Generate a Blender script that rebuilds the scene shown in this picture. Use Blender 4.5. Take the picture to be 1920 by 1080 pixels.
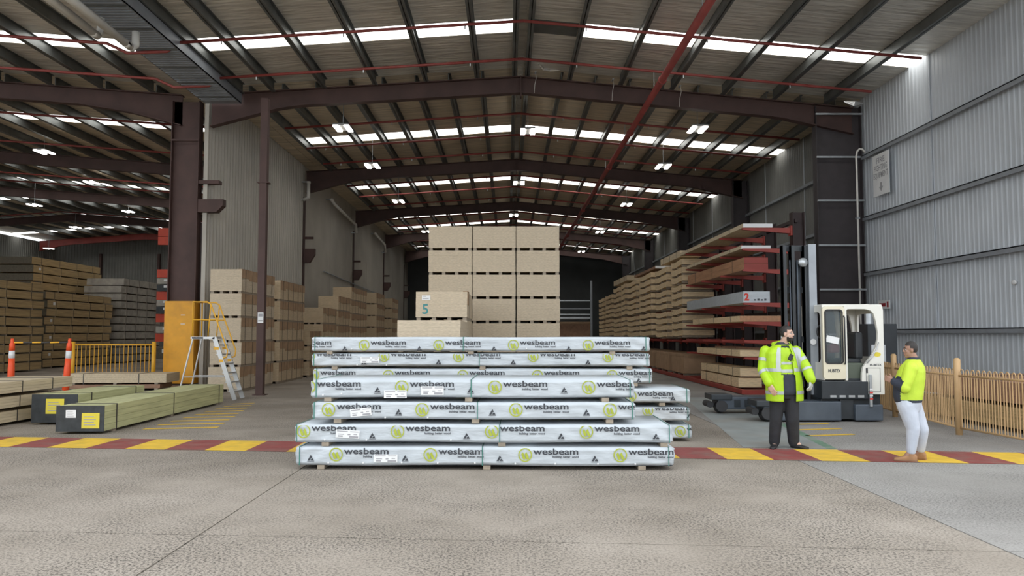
import bpy, bmesh, math, random
from mathutils import Vector, Matrix, Euler
random.seed(7)
PI = math.pi
scn = bpy.context.scene
COL = scn.collection
for o in list(bpy.data.objects):
    bpy.data.objects.remove(o)

# ------------------------------------------------------------------ camera
cam_d = bpy.data.cameras.new('camera')
cam_d.sensor_width = 36.0
cam_d.lens = 1450 / 1920 * 36.0
cam_d.clip_end = 400
cam = bpy.data.objects.new('camera', cam_d)
COL.objects.link(cam)
cam.location = (0, 0, 1.7)
cam.rotation_euler = (PI / 2 + math.atan(87 / 1450), 0, -math.atan(8 / 1450))
scn.camera = cam

# ------------------------------------------------------------------ sky, exposure
W = bpy.data.worlds.new('overcast_sky')
scn.world = W
W.use_nodes = True
wn = W.node_tree
wn.nodes['Background'].inputs[0].default_value = (0.92, 0.96, 1.0, 1)
wn.nodes['Background'].inputs[1].default_value = 1.85
SKYLIGHT = 3.0
LAMP = 16.0
scn.view_settings.view_transform = 'Standard'
scn.view_settings.look = 'None'
scn.view_settings.gamma = 1.0
scn.view_settings.use_curve_mapping = False
scn.view_settings.exposure = 0.2
scn.cycles.max_bounces = 6
scn.cycles.diffuse_bounces = 4
scn.cycles.glossy_bounces = 2
scn.cycles.transmission_bounces = 2
scn.cycles.transparent_max_bounces = 6
scn.cycles.caustics_reflective = False
scn.cycles.caustics_refractive = False
scn.cycles.use_adaptive_sampling = True
scn.cycles.adaptive_threshold = 0.03


# ------------------------------------------------------------------ materials
MATS = {}


def M(name, col, rough=0.6, metal=0.0, var=0.12, scale=3.0, stretch=(1, 1, 1), bump=0.0, bscale=30.0,
      bstretch=None, bdist=0.02, emit=0.0, alpha=None, dirt=None, dirt_scale=1.0, coat=0.0):
    if name in MATS:
        return MATS[name]
    m = bpy.data.materials.new(name)
    m.use_nodes = True
    nt = m.node_tree
    b = nt.nodes['Principled BSDF']
    b.inputs['Roughness'].default_value = rough
    b.inputs['Metallic'].default_value = metal
    if coat:
        b.inputs['Coat Weight'].default_value = coat
    tc = nt.nodes.new('ShaderNodeTexCoord')

    def mapped(st):
        mp = nt.nodes.new('ShaderNodeMapping')
        mp.inputs['Scale'].default_value = st
        nt.links.new(tc.outputs['Object'], mp.inputs['Vector'])
        return mp.outputs[0]

    def noise(v, sc, det=4):
        n = nt.nodes.new('ShaderNodeTexNoise')
        n.inputs['Scale'].default_value = sc
        n.inputs['Detail'].default_value = det
        nt.links.new(v, n.inputs['Vector'])
        return n.outputs['Fac']
    c = Vector(col[:3])
    if var > 0:
        r = nt.nodes.new('ShaderNodeValToRGB')
        r.color_ramp.elements[0].position = 0.3
        r.color_ramp.elements[1].position = 0.7
        r.color_ramp.elements[0].color = (*(c * (1 - var)), 1)
        r.color_ramp.elements[1].color = (*[min(1, x * (1 + var)) for x in c], 1)
        nt.links.new(noise(mapped(stretch), scale), r.inputs[0])
        out = r.outputs[0]
        if dirt:
            mx = nt.nodes.new('ShaderNodeMix')
            mx.data_type = 'RGBA'
            rr = nt.nodes.new('ShaderNodeValToRGB')
            rr.color_ramp.elements[0].position = 0.48
            rr.color_ramp.elements[1].position = 0.72
            nt.links.new(noise(mapped((1, 1, 1)), dirt_scale, 8), rr.inputs[0])
            nt.links.new(rr.outputs[0], mx.inputs['Factor'])
            nt.links.new(out, mx.inputs['A'])
            mx.inputs['B'].default_value = (*dirt, 1)
            out = mx.outputs['Result']
        nt.links.new(out, b.inputs['Base Color'])
    else:
        b.inputs['Base Color'].default_value = (*c, 1)
    if bump > 0:
        bp = nt.nodes.new('ShaderNodeBump')
        bp.inputs['Strength'].default_value = bump
        bp.inputs['Distance'].default_value = bdist
        nt.links.new(noise(mapped(bstretch or stretch), bscale, 3), bp.inputs['Height'])
        nt.links.new(bp.outputs[0], b.inputs['Normal'])
    if emit > 0:
        b.inputs['Emission Color'].default_value = (*c, 1)
        b.inputs['Emission Strength'].default_value = emit
    if alpha is not None:
        b.inputs['Alpha'].default_value = alpha
    MATS[name] = m
    return m


def concrete(name, c0, c1, speck, amount):
    """worn concrete: broad blotches, exposed aggregate specks, fine relief"""
    m = bpy.data.materials.new(name)
    m.use_nodes = True
    nt = m.node_tree
    L = nt.links.new
    b = nt.nodes['Principled BSDF']
    b.inputs['Roughness'].default_value = 0.8
    b.inputs['Specular IOR Level'].default_value = 0.25
    g = nt.nodes.new('ShaderNodeNewGeometry')

    def noise(sc, det, rough=0.5):
        n = nt.nodes.new('ShaderNodeTexNoise')
        n.inputs['Scale'].default_value = sc
        n.inputs['Detail'].default_value = det
        n.inputs['Roughness'].default_value = rough
        L(g.outputs['Position'], n.inputs['Vector'])
        return n.outputs['Fac']

    def ramp(f, p0, p1, a, c):
        r = nt.nodes.new('ShaderNodeValToRGB')
        r.color_ramp.elements[0].position = p0
        r.color_ramp.elements[1].position = p1
        r.color_ramp.elements[0].color = (*a, 1)
        r.color_ramp.elements[1].color = (*c, 1)
        L(f, r.inputs[0])
        return r.outputs[0]
    base = ramp(noise(0.45, 6, 0.6), 0.32, 0.68, c0, c1)
    fine = noise(46, 3, 0.7)
    patch = ramp(noise(0.6, 5, 0.6), 0.36, 0.60, (0.3,) * 3, (1,) * 3)
    sp = ramp(fine, 0.47, 0.585, (0,) * 3, (1,) * 3)
    mul = nt.nodes.new('ShaderNodeMath')
    mul.operation = 'MULTIPLY'
    L(sp, mul.inputs[0])
    L(patch, mul.inputs[1])
    mul2 = nt.nodes.new('ShaderNodeMath')
    mul2.operation = 'MULTIPLY'
    L(mul.outputs[0], mul2.inputs[0])
    mul2.inputs[1].default_value = amount
    mx = nt.nodes.new('ShaderNodeMix')
    mx.data_type = 'RGBA'
    L(mul2.outputs[0], mx.inputs['Factor'])
    L(base, mx.inputs['A'])
    mx.inputs['B'].default_value = (*speck, 1)
    L(mx.outputs['Result'], b.inputs['Base Color'])
    bp = nt.nodes.new('ShaderNodeBump')
    bp.inputs['Strength'].default_value = 0.1
    bp.inputs['Distance'].default_value = 0.004
    L(fine, bp.inputs['Height'])
    L(bp.outputs[0], b.inputs['Normal'])
    MATS[name] = m
    return m


concrete('concrete', (0.29, 0.25, 0.205), (0.43, 0.38, 0.325), (0.085, 0.075, 0.065), 1.0)
concrete('grey_concrete', (0.29, 0.275, 0.255), (0.40, 0.385, 0.365), (0.12, 0.115, 0.11), 0.8)
M('joint', (0.06, 0.055, 0.05), 0.9)
M('paint_yellow', (0.82, 0.53, 0.05), 0.55, var=0.10, scale=5, dirt=(0.66, 0.44, 0.07), dirt_scale=4, bump=0.2, bscale=60)
M('paint_red', (0.27, 0.065, 0.06), 0.6, var=0.15, scale=5, dirt=(0.24, 0.13, 0.11), dirt_scale=3, bump=0.2, bscale=60)
M('paint_grey', (0.30, 0.325, 0.32), 0.6, var=0.12, scale=2, dirt=(0.30, 0.29, 0.26), dirt_scale=1.2)
M('paint_green', (0.16, 0.27, 0.19), 0.6, var=0.15, scale=3, dirt=(0.30, 0.29, 0.26), dirt_scale=2)
M('lining', (0.82, 0.79, 0.72), 0.42, metal=0.35, var=0.16, scale=1.2, stretch=(0.6, 3, 1), bump=1.0, bscale=1.6, bstretch=(0.6, 4, 1), bdist=0.09)
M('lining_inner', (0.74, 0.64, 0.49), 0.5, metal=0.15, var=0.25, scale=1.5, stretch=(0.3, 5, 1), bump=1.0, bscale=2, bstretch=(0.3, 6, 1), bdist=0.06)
M('skylight', (1.0, 0.99, 0.95), 0.4, var=0, emit=SKYLIGHT)
M('purlin_steel', (0.17, 0.18, 0.175), 0.45, metal=0.5, var=0.2, scale=2)
M('red_oxide', (0.078, 0.042, 0.036), 0.65, var=0.2, scale=1.5, bump=0.1, bscale=10)
M('pipe_red', (0.26, 0.05, 0.042), 0.5, var=0.15, scale=2)
M('rack_red', (0.30, 0.04, 0.028), 0.5, var=0.15, scale=2)
M('arm_orange', (0.62, 0.06, 0.02), 0.5, var=0.1)
M('rack_dark', (0.035, 0.02, 0.02), 0.6, var=0.2)
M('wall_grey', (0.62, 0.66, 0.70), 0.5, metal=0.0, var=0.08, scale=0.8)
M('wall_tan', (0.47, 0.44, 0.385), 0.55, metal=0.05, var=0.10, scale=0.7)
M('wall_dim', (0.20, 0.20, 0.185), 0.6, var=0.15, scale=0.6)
M('end_dark', (0.045, 0.05, 0.05), 0.7, var=0.2, scale=0.6)
M('dark_steel', (0.05, 0.042, 0.045), 0.6, var=0.15)
M('girt_grey', (0.33, 0.355, 0.385), 0.5, metal=0.3, var=0.1)
M('galvanised', (0.50, 0.53, 0.55), 0.35, metal=0.6, var=0.12, scale=6)
M('pvc', (0.74, 0.72, 0.67), 0.4, var=0.08)
M('foil', (0.75, 0.75, 0.74), 0.25, metal=0.8, var=0.1, bump=0.6, bscale=12)
M('lamp_panel', (1.0, 0.96, 0.88), 0.4, var=0, emit=LAMP)
M('lamp_body', (0.3, 0.3, 0.3), 0.5)
M('wrap', (0.53, 0.575, 0.61), 0.36, var=0.05, scale=2.5, bump=0.9, bscale=3.6, bstretch=(0.9, 1.4, 2.6))
M('print_green', (0.40, 0.46, 0.045), 0.45, var=0.1, scale=20)
M('print_dark', (0.045, 0.05, 0.06), 0.45, var=0)
M('paper', (0.83, 0.84, 0.84), 0.6, var=0.04)
M('strap_green', (0.05, 0.20, 0.16), 0.4, var=0.05)
M('strap_dark', (0.05, 0.045, 0.04), 0.5, var=0)
M('gap_shade', (0.035, 0.045, 0.06), 0.7, var=0.2)
M('bearer', (0.33, 0.275, 0.21), 0.75, var=0.2, scale=8)
M('chipboard', (0.60, 0.50, 0.365), 0.75, var=0.14, scale=14, stretch=(1, 1, 6), bump=0.3, bscale=40, bstretch=(0.4, 0.4, 5))
M('chipboard_side', (0.60, 0.47, 0.31), 0.75, var=0.12, scale=8, stretch=(1, 1, 6), bump=0.2, bscale=40, bstretch=(0.4, 0.4, 5))
M('cardboard', (0.40, 0.26, 0.155), 0.75, var=0.12, scale=4)
M('ply', (0.78, 0.60, 0.37), 0.65, var=0.16, scale=5, stretch=(1, 1, 10), bump=0.2, bscale=30, bstretch=(0.3, 0.3, 8))
M('pine_dark', (0.44, 0.315, 0.155), 0.75, var=0.22, scale=3, stretch=(3, 0.4, 8), bump=0.25, bscale=20, bstretch=(1, 0.2, 3))
M('pine_grey', (0.36, 0.335, 0.29), 0.6, var=0.2, scale=3, bump=0.5, bscale=6)
M('pine_end', (0.10, 0.085, 0.06), 0.8, var=0.2, scale=10)
M('pine_pale', (0.62, 0.51, 0.35), 0.65, var=0.12, scale=4, stretch=(6, 0.5, 6))
M('pine_green', (0.54, 0.54, 0.29), 0.65, var=0.16, scale=3, stretch=(6, 0.4, 6), bump=0.2, bscale=20, bstretch=(3, .3, 3))
M('pack_end_black', (0.035, 0.04, 0.043), 0.6, var=0.3, scale=8)
M('tag_yellow', (0.72, 0.60, 0.06), 0.6, var=0.06)
M('beam_brown', (0.45, 0.24, 0.13), 0.65, var=0.15, scale=4, stretch=(4, .4, 4))
M('timber_brown', (0.33, 0.19, 0.12), 0.7, var=0.2, scale=4)
M('safety_yellow', (0.86, 0.41, 0.025), 0.5, var=0.08, scale=3, dirt=(0.70, 0.33, 0.03), dirt_scale=2)
M('rail_yellow', (0.80, 0.42, 0.03), 0.45, var=0.06)
M('fence_tan', (0.55, 0.36, 0.18), 0.5, var=0.08)
M('aluminium', (0.60, 0.61, 0.61), 0.35, metal=0.5, var=0.08)
M('hazard_orange', (0.85, 0.09, 0.02), 0.5, var=0.05)
M('white_band', (0.8, 0.8, 0.8), 0.4, var=0.03)
M('rubber', (0.03, 0.03, 0.032), 0.7, var=0.1)
M('cab_cream', (0.78, 0.72, 0.55), 0.35, var=0.04, coat=0.3)
M('cab_white', (0.80, 0.79, 0.72), 0.35, var=0.04, coat=0.3)
M('machine_dark', (0.028, 0.034, 0.04), 0.45, var=0.25, scale=3)
M('machine_blue', (0.075, 0.092, 0.115), 0.5, var=0.2, scale=3)
M('machine_green', (0.10, 0.12, 0.09), 0.6, var=0.1)
M('seat_vinyl', (0.04, 0.045, 0.05), 0.5, var=0.1)
M('cap_red', (0.35, 0.03, 0.04), 0.5, var=0.05)
M('ink_blue', (0.05, 0.26, 0.27), 0.6, var=0)
M('ink_red', (0.7, 0.06, 0.04), 0.6, var=0)
M('ink_fade', (0.36, 0.36, 0.38), 0.6, var=0)
gl = M('glass', (0.10, 0.13, 0.14), 0.06, var=0, alpha=0.42)
M('skin_light', (0.62, 0.40, 0.31), 0.5, var=0.05, scale=12)
M('skin_brown', (0.36, 0.20, 0.14), 0.5, var=0.05, scale=12)
M('hair_dark', (0.025, 0.02, 0.018), 0.6, var=0.3, scale=60)
M('hi_vis', (0.42, 0.66, 0.012), 0.55, var=0.10, scale=6, bump=0.5, bscale=9)
M('hi_vis_pale', (0.56, 0.74, 0.05), 0.6, var=0.06, scale=6, bump=0.5, bscale=9)
M('reflective', (0.45, 0.48, 0.48), 0.35, metal=0.3, var=0.06)
M('navy', (0.03, 0.036, 0.055), 0.8, var=0.15, scale=8, bump=0.4, bscale=9)
M('black_cloth', (0.022, 0.024, 0.03), 0.8, var=0.2, scale=8, bump=0.5, bscale=8)
M('denim', (0.56, 0.60, 0.68), 0.8, var=0.10, scale=5, bump=0.5, bscale=9)
M('boot_tan', (0.36, 0.19, 0.09), 0.65, var=0.12, scale=10)
M('shoe_black', (0.02, 0.02, 0.022), 0.5, var=0.1)
M('glove_grey', (0.55, 0.58, 0.56), 0.7, var=0.1, scale=20)
M('eye_white', (0.4, 0.37, 0.35), 0.3, var=0)
M('lip', (0.45, 0.2, 0.17), 0.5, var=0)


# ------------------------------------------------------------------ builders
class MB:
    """collects faces; build() links them as ONE mesh object"""

    def __init__(s):
        s.v, s.f, s.m = [], [], []

    def add(s, vs, fs, mi=0):
        n = len(s.v)
        s.v += [tuple(v) for v in vs]
        s.f += [tuple(i + n for i in f) for f in fs]
        s.m += [mi] * len(fs)
        return s

    def box(s, x0, x1, y0, y1, z0, z1, mi=0, mx=None):
        vs = [Vector((x, y, z)) for z in (z0, z1) for y in (y0, y1) for x in (x0, x1)]
        if mx:
            vs = [mx @ v for v in vs]
        return s.add(vs, [(0, 2, 3, 1), (4, 5, 7, 6), (0, 1, 5, 4), (1, 3, 7, 5), (3, 2, 6, 7), (2, 0, 4, 6)], mi)

    def bevel_box(s, x0, x1, y0, y1, z0, z1, b=0.01, mi=0):
        bm = bmesh.new()
        bmesh.ops.create_cube(bm, size=1)
        for v in bm.verts:
            v.co = Vector(((x0 + x1) / 2 + v.co.x * (x1 - x0), (y0 + y1) / 2 + v.co.y * (y1 - y0), (z0 + z1) / 2 + v.co.z * (z1 - z0)))
        bmesh.ops.bevel(bm, geom=bm.edges[:], offset=b, segments=2, affect='EDGES', profile=0.5)
        bm.verts.index_update()
        s.add([v.co.copy() for v in bm.verts], [[v.index for v in f.verts] for f in bm.faces], mi)
        bm.free()
        return s

    def tube(s, pts, r, n=8, mi=0, caps=True):
        pts = [Vector(p) for p in pts]
        rs = r if isinstance(r, (list, tuple)) else [r] * len(pts)
        rings = []
        up = None
        for i, p in enumerate(pts):
            t = (pts[min(i + 1, len(pts) - 1)] - pts[max(i - 1, 0)]).normalized()
            if up is None:
                up = Vector((0, 0, 1)) if abs(t.z) < 0.9 else Vector((1, 0, 0))
            a = (up - t * up.dot(t)).normalized()
            up = a
            c = t.cross(a)
            rings.append([p + (a * math.cos(k * 2 * PI / n) + c * math.sin(k * 2 * PI / n)) * rs[i] for k in range(n)])
        return s.rings(rings, mi, caps)

    def rings(s, rings, mi=0, caps=True):
        n = len(rings[0])
        vs = [v for r in rings for v in r]
        fs = [(i * n + k, i * n + (k + 1) % n, (i + 1) * n + (k + 1) % n, (i + 1) * n + k) for i in range(len(rings) - 1) for k in range(n)]
        if caps:
            fs += [tuple(range(n))[::-1], tuple((len(rings) - 1) * n + k for k in range(n))]
        return s.add(vs, fs, mi)

    def ball(s, c, r, mi=0, nu=14, nv=9, mx=None):
        rx, ry, rz = r if isinstance(r, (tuple, list)) else (r, r, r)
        rings = []
        for j in range(nv + 1):
            a = -PI / 2 + (PI * (j + 0.02) / (nv + 0.04))
            rings.append([Vector((rx * math.cos(a) * math.cos(2 * PI * k / nu), ry * math.cos(a) * math.sin(2 * PI * k / nu), rz * math.sin(a))) for k in range(nu)])
        rings = [[(mx @ v if mx else v) + Vector(c) for v in rr] for rr in rings]
        return s.rings(rings, mi)

    def mesh(s, name, mats, smooth=False):
        me = bpy.data.meshes.new(name)
        me.from_pydata(s.v, [], s.f)
        for m in (mats if isinstance(mats, (list, tuple)) else [mats]):
            me.materials.append(MATS[m])
        for p, i in zip(me.polygons, s.m):
            p.material_index = i
            p.use_smooth = smooth
        me.update()
        return me

    def build(s, name, mats, parent=None, smooth=False, loc=None):
        return link(name, s.mesh(name, mats, smooth), parent, loc)


def link(name, me, parent=None, loc=None, rot=None, scale=None):
    o = bpy.data.objects.new(name, me)
    COL.objects.link(o)
    if parent:
        o.parent = parent
    if loc is not None:
        o.location = loc
    if rot is not None:
        o.rotation_euler = rot
    if scale is not None:
        o.scale = scale
    return o


def thing(name, label, cat, loc=(0, 0, 0), rz=0.0, group=None):
    o = link(name, None, None, loc, (0, 0, rz))
    o.empty_display_size = 0.2
    return tag(o, label, cat, group)


def tag(o, label, cat, group=None):
    o['label'] = label
    o['category'] = cat
    if group:
        o['group'] = group
    return o


def struct(o):
    o['kind'] = 'structure'
    return o


def poly2d(outer, holes=(), depth=0.02, bev=0.0):
    """flat shape with holes, extruded: local x = u, y = v, z = thickness"""
    cu = bpy.data.curves.new('tmp', 'CURVE')
    cu.dimensions = '2D'
    cu.fill_mode = 'BOTH'
    cu.extrude = depth / 2
    cu.bevel_depth = bev
    for ring in [outer, *holes]:
        sp = cu.splines.new('POLY')
        sp.points.add(len(ring) - 1)
        for p, q in zip(sp.points, ring):
            p.co = (q[0], q[1], 0, 1)
        sp.use_cyclic_u = True
    return curve_mesh(cu)


def curve_mesh(cu):
    ob = bpy.data.objects.new('tmp', cu)
    COL.objects.link(ob)
    dg = bpy.context.evaluated_depsgraph_get()
    me = bpy.data.meshes.new_from_object(ob.evaluated_get(dg))
    bpy.data.objects.remove(ob)
    bpy.data.curves.remove(cu)
    vs = [v.co.copy() for v in me.vertices]
    fs = [tuple(p.vertices) for p in me.polygons]
    bpy.data.meshes.remove(me)
    return vs, fs


def text2d(body, size, off=0.0, align='LEFT', spacing=1.0, width=None):
    cu = bpy.data.curves.new('tmp', 'FONT')
    cu.body = body
    cu.size = size
    cu.offset = off
    cu.align_x = align
    cu.space_character = spacing
    cu.resolution_u = 3
    vs, fs = curve_mesh(cu)
    if width:
        xs = [v.x for v in vs]
        k = width / (max(xs) - min(xs))
        x0 = min(xs)
        for v in vs:
            v.x = (v.x - x0) * k + (x0 if align == 'CENTER' else 0)
        if align == 'CENTER':
            for v in vs:
                v.x += -width / 2 - x0
    return vs, fs


def rrect(x0, x1, y0, y1, r, n=5):
    out = []
    for cx, cy, a0 in ((x1 - r, y1 - r, 0), (x0 + r, y1 - r, PI / 2), (x0 + r, y0 + r, PI), (x1 - r, y0 + r, 1.5 * PI)):
        for k in range(n + 1):
            a = a0 + k * PI / 2 / n
            out.append((cx + r * math.cos(a), cy + r * math.sin(a)))
    return out


FRONT = Matrix(((1, 0, 0), (0, 0, -1), (0, 1, 0)))       # (u, v, n) -> (x, -n, z): a face looking to -Y
FACE_LEFT = Matrix(((0, 0, -1), (-1, 0, 0), (0, 1, 0)))   # a face looking to -X


def on_face(data, mat3, at):
    vs, fs = data
    return [mat3 @ Vector(v) + Vector(at) for v in vs], fs


def corrugated(p0, p1, z0, z1a, z1b, pitch, depth, n2):
    """trapezoid-profiled upright sheet from p0 to p1 (plan), ribs raised along n2"""
    p0, p1, n2 = Vector((*p0, 0)), Vector((*p1, 0)), Vector((*n2, 0))
    Ln = (p1 - p0).length
    prof = []
    k = 0
    while k * pitch < Ln - 1e-4:
        for f, d in ((0.0, 0), (0.45, 0), (0.6, 1), (0.85, 1)):
            s = (k + f) * pitch
            if s <= Ln:
                prof.append((s, d))
        k += 1
    prof.append((Ln, 0))
    vs, fs = [], []
    for s, d in prof:
        q = p0 + (p1 - p0) * (s / Ln) + n2 * depth * d
        vs += [(q.x, q.y, z0), (q.x, q.y, z1a + (z1b - z1a) * s / Ln)]
    for i in range(len(prof) - 1):
        fs.append((2 * i, 2 * i + 2, 2 * i + 3, 2 * i + 1))
    return vs, fs


# ------------------------------------------------------------------ dimensions of the halls
RX, RZ, SL, SLR = 0.45, 10.60, 0.067, 0.094   # ridge position, rafter top at ridge, roof slope
XR, XL = 12.2, -10.3                    # main hall side walls
VX0, VX1 = -10.4, -9.15                # valley gutter
LRX, LSL = -36.0, 0.072                # ridge of the neighbouring hall
PORTALS = [26.3, 38.9, 51.5, 64.1, 76.7]
Y0, YE = 11.0, 80.0


def roof_z(x):
    if x > (VX0 + VX1) / 2:
        return RZ - (SL if x < RX else SLR) * abs(x - RX)
    base = RZ - SL * abs(VX0 - RX)
    return base + LSL * (VX0 - LRX) - LSL * abs(x - LRX)


# ------------------------------------------------------------------ floor
fl = struct(MB().box(-50, 34, -30, 90, -0.3, -0.03).build('floor', 'joint'))
xs = [-50, -28.4, -22.0, -15.5, -9.1, -2.62, 3.92, 10.4, 17, 34]
rows = [-30, -7.6, -0.5, 6.48, 13.55, 20.6, 27.6, 41.6, 55.6, 90]
sk = -0.083
g = 0.008
for j in range(len(rows) - 1):
    for i in range(len(xs) - 1):
        a, b = xs[i] + g, xs[i + 1] - g
        f = lambda x, r: r + (sk * x if -30 < r < 90 else 0)
        q = [(a, f(a, rows[j]) + g), (b, f(b, rows[j]) + g), (b, f(b, rows[j + 1]) - g), (a, f(a, rows[j + 1]) - g)]
        vs = [(x, y, -0.04) for x, y in q] + [(x, y, 0.0) for x, y in q]
        MB().add(vs, [(4, 5, 6, 7), (0, 1, 5, 4), (1, 2, 6, 5), (2, 3, 7, 6), (3, 0, 4, 7)]).build(
            'slab', 'grey_concrete' if xs[i] > 3 else 'concrete', fl)
# yellow / red safety strip painted across the entry
x = -6.93 - 1.24 * 9
while x < 9.0:
    for nm, w, o_ in (('paint_yellow', 0.62, 0), ('paint_red', 0.62, 0.62)):
        a, b = x + o_, x + o_ + w
        vs = [(a, 10.98 - 0.115 * a, 0.004), (b, 10.98 - 0.115 * b, 0.004), (b, 12.05 - 0.115 * b, 0.004), (a, 12.05 - 0.115 * a, 0.004)]
        MB().add(vs, [(0, 1, 2, 3)]).build('painted_block', nm, fl)
    x += 1.24
MB().add([(3.55, 11.75, .003), (4.75, 11.6, .003), (5.9, 21, .003), (4.75, 21, .003)], [(0, 1, 2, 3)]).build('painted_walkway', 'paint_grey', fl)
MB().add([(4.75, 11.6, .003), (4.9, 11.6, .003), (6.05, 21, .003), (5.9, 21, .003)], [(0, 1, 2, 3)]).build('painted_line', 'paint_green', fl)
for k in range(9):     # worn yellow hatching beside the green timber pack
    y = 14.0 + k * 0.62
    MB().add([(-6.55 - .02 * k, y, .003), (-5.3 - .12 * k, y + .25, .003), (-5.3 - .12 * k, y + .42, .003), (-6.55 - .02 * k, y + .17, .003)], [(0, 1, 2, 3)]).build('painted_hatch', 'paint_yellow', fl)
for k in range(4):
    y = 13.0 + k * 0.8
    MB().add([(5.0 + .12 * k, y, .003), (5.9 + .12 * k, y + .2, .003), (5.9 + .12 * k, y + .35, .003), (5.0 + .12 * k, y + .13, .003)], [(0, 1, 2, 3)]).build('painted_hatch', 'paint_yellow', fl)

# ------------------------------------------------------------------ roof
STRIPS = [(22.1, 23.1), (33.6, 34.7), (44.6, 45.7), (56.5, 57.5), (62.0, 63.0), (68.0, 69.0), (75.0, 76.0)]
LSTRIPS = [(22.1, 23.1), (31.8, 32.9), (42.6, 43.6), (49.0, 50.0), (57.5, 58.5), (66.0, 67.0), (73.0, 74.0)]
near_r = [RX + .22 + 1.45 + 1.76 * k for k in range(7)]
near_l = [RX - .22 - 1.28 - 1.75 * k for k in range(5)]
NEAR = sorted([v for v in near_r if v < XR] + near_l + [RX - .22, RX + .22, VX1 + .02])
FAR = sorted([RX - .22, RX + .22] + [RX + .22 + 1.19 * (k + 1) for k in range(9)] + [RX - .22 - 1.15 * (k + 1) for k in range(8)])
LNEAR = [VX0 - .03 - 1.75 * k for k in range(15)]
LFAR = [VX0 - .03 - 1.75 * k for k in range(20)]
PD = 0.34      # purlin depth
ceil = struct(MB().box(RX - .35, RX + .35, Y0, YE, RZ + PD + .03, RZ + PD + .07).build('ceiling', 'lining'))


def slope_sheet(xa, xb, ya, yb, dz, th):
    vs = [(x, y, roof_z(x) + dz + t) for t in (0, th) for x, y in ((xa, ya), (xb, ya), (xb, yb), (xa, yb))]
    return vs, [(0, 1, 2, 3), (7, 6, 5, 4), (0, 4, 5, 1), (1, 5, 6, 2), (2, 6, 7, 3), (3, 7, 4, 0)]


def purlin(x, ya, yb, parent):
    w = 0.085
    z = roof_z(x)
    m = MB().box(x - .012, x + .012, ya, yb, z, z + PD)
    m.box(x - w, x + .085, ya, yb, z, z + .016)
    m.box(x - .012, x + w, ya, yb, z + PD - .014, z + PD)
    return m.build('purlin', 'purlin_steel', parent)


def roof_slopes(slopes, purl_near, purl_far, strips, parent):
    for xa, xb in slopes:
        edges = [Y0]
        for s in strips:
            edges += [s[0], s[1]]
        edges.append(YE)
        for k in range(0, len(edges), 2):
            ya, yb = edges[k], edges[k + 1]
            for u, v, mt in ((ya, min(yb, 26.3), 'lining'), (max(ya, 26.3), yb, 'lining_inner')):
                if v > u:
                    MB().add(*slope_sheet(xa, xb, u, v, PD, .05)).build('lining_sheet', mt, parent)
        for ya, yb in strips:
            if xa < -40 and ya < 48:
                MB().add(*slope_sheet(xa, xb, ya, yb, PD, .05)).build('lining_sheet', 'lining_inner', parent)
                continue
            pl = purl_near if ya < 26 else purl_far
            cs = sorted([xa, xb] + [p for p in pl if xa + .05 < p < xb - .05])
            for p, q in zip(cs, cs[1:]):
                if q - p > .3:
                    MB().add(*slope_sheet(p + .04, q - .04, ya, yb, PD + .012, .02)).build('skylight_pane', 'skylight', parent)
                    for s in (p, q - .04):
                        MB().add(*slope_sheet(s, s + .04, ya, yb, PD, .05)).build('skylight_edge', 'lining', parent)
    for p in purl_near:
        purlin(p, Y0, 26.2, parent)
    for p in purl_far:
        purlin(p, 26.4, YE, parent)


roof_slopes([(VX1, RX - .1), (RX + .1, XR + .1)], NEAR, FAR, STRIPS, ceil)
roof_slopes([(LRX, VX0), (-47.0, LRX)], LNEAR, LFAR, LSTRIPS, ceil)
# opaque ridge patch in the first strip, right of the ridge (the bare sheet of the photo)
MB().add(*slope_sheet(RX + .24, near_r[0] - .03, 22.1, 23.1, PD - .005, .012)).build('patch_sheet', 'purlin_steel', ceil)

# rafters of every portal, tapered into a haunch at the columns
def rafter(y, xa, xb, za, zb, hd, parent, w=0.30, mat='red_oxide'):
    """I-section rafter from (xa, top za) up to the ridge (xb, top zb); haunch at xa"""
    n = 14
    top, bot = [], []
    for i in range(n + 1):
        t = i / n
        s = abs(xb - xa) * t
        d = 0.58 + (hd * max(0, 1 - s / 2.6))
        top.append((xa + (xb - xa) * t, za + (zb - za) * t))
        bot.append((xa + (xb - xa) * t, za + (zb - za) * t - d))
    m = MB()
    for i in range(n):
        for (p, q, t0) in ((top[i], top[i + 1], -.03), (bot[i], bot[i + 1], 0)):
            vs = [(p[0], y - w / 2, p[1] + t0), (q[0], y - w / 2, q[1] + t0), (q[0], y + w / 2, q[1] + t0), (p[0], y + w / 2, p[1] + t0)]
            vs += [(a, b, c + .03) for a, b, c in vs]
            m.add(vs, [(0, 3, 2, 1), (4, 5, 6, 7), (0, 1, 5, 4), (2, 3, 7, 6), (1, 2, 6, 5), (3, 0, 4, 7)])
        vs = [(bot[i][0], y - .012, bot[i][1]), (bot[i + 1][0], y - .012, bot[i + 1][1]), (top[i + 1][0], y - .012, top[i + 1][1]), (top[i][0], y - .012, top[i][1])]
        vs += [(a, y + .012, c) for a, b, c in vs]
        m.add(vs, [(0, 1, 2, 3), (7, 6, 5, 4)])
    return m.build('rafter', mat, parent)


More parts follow.
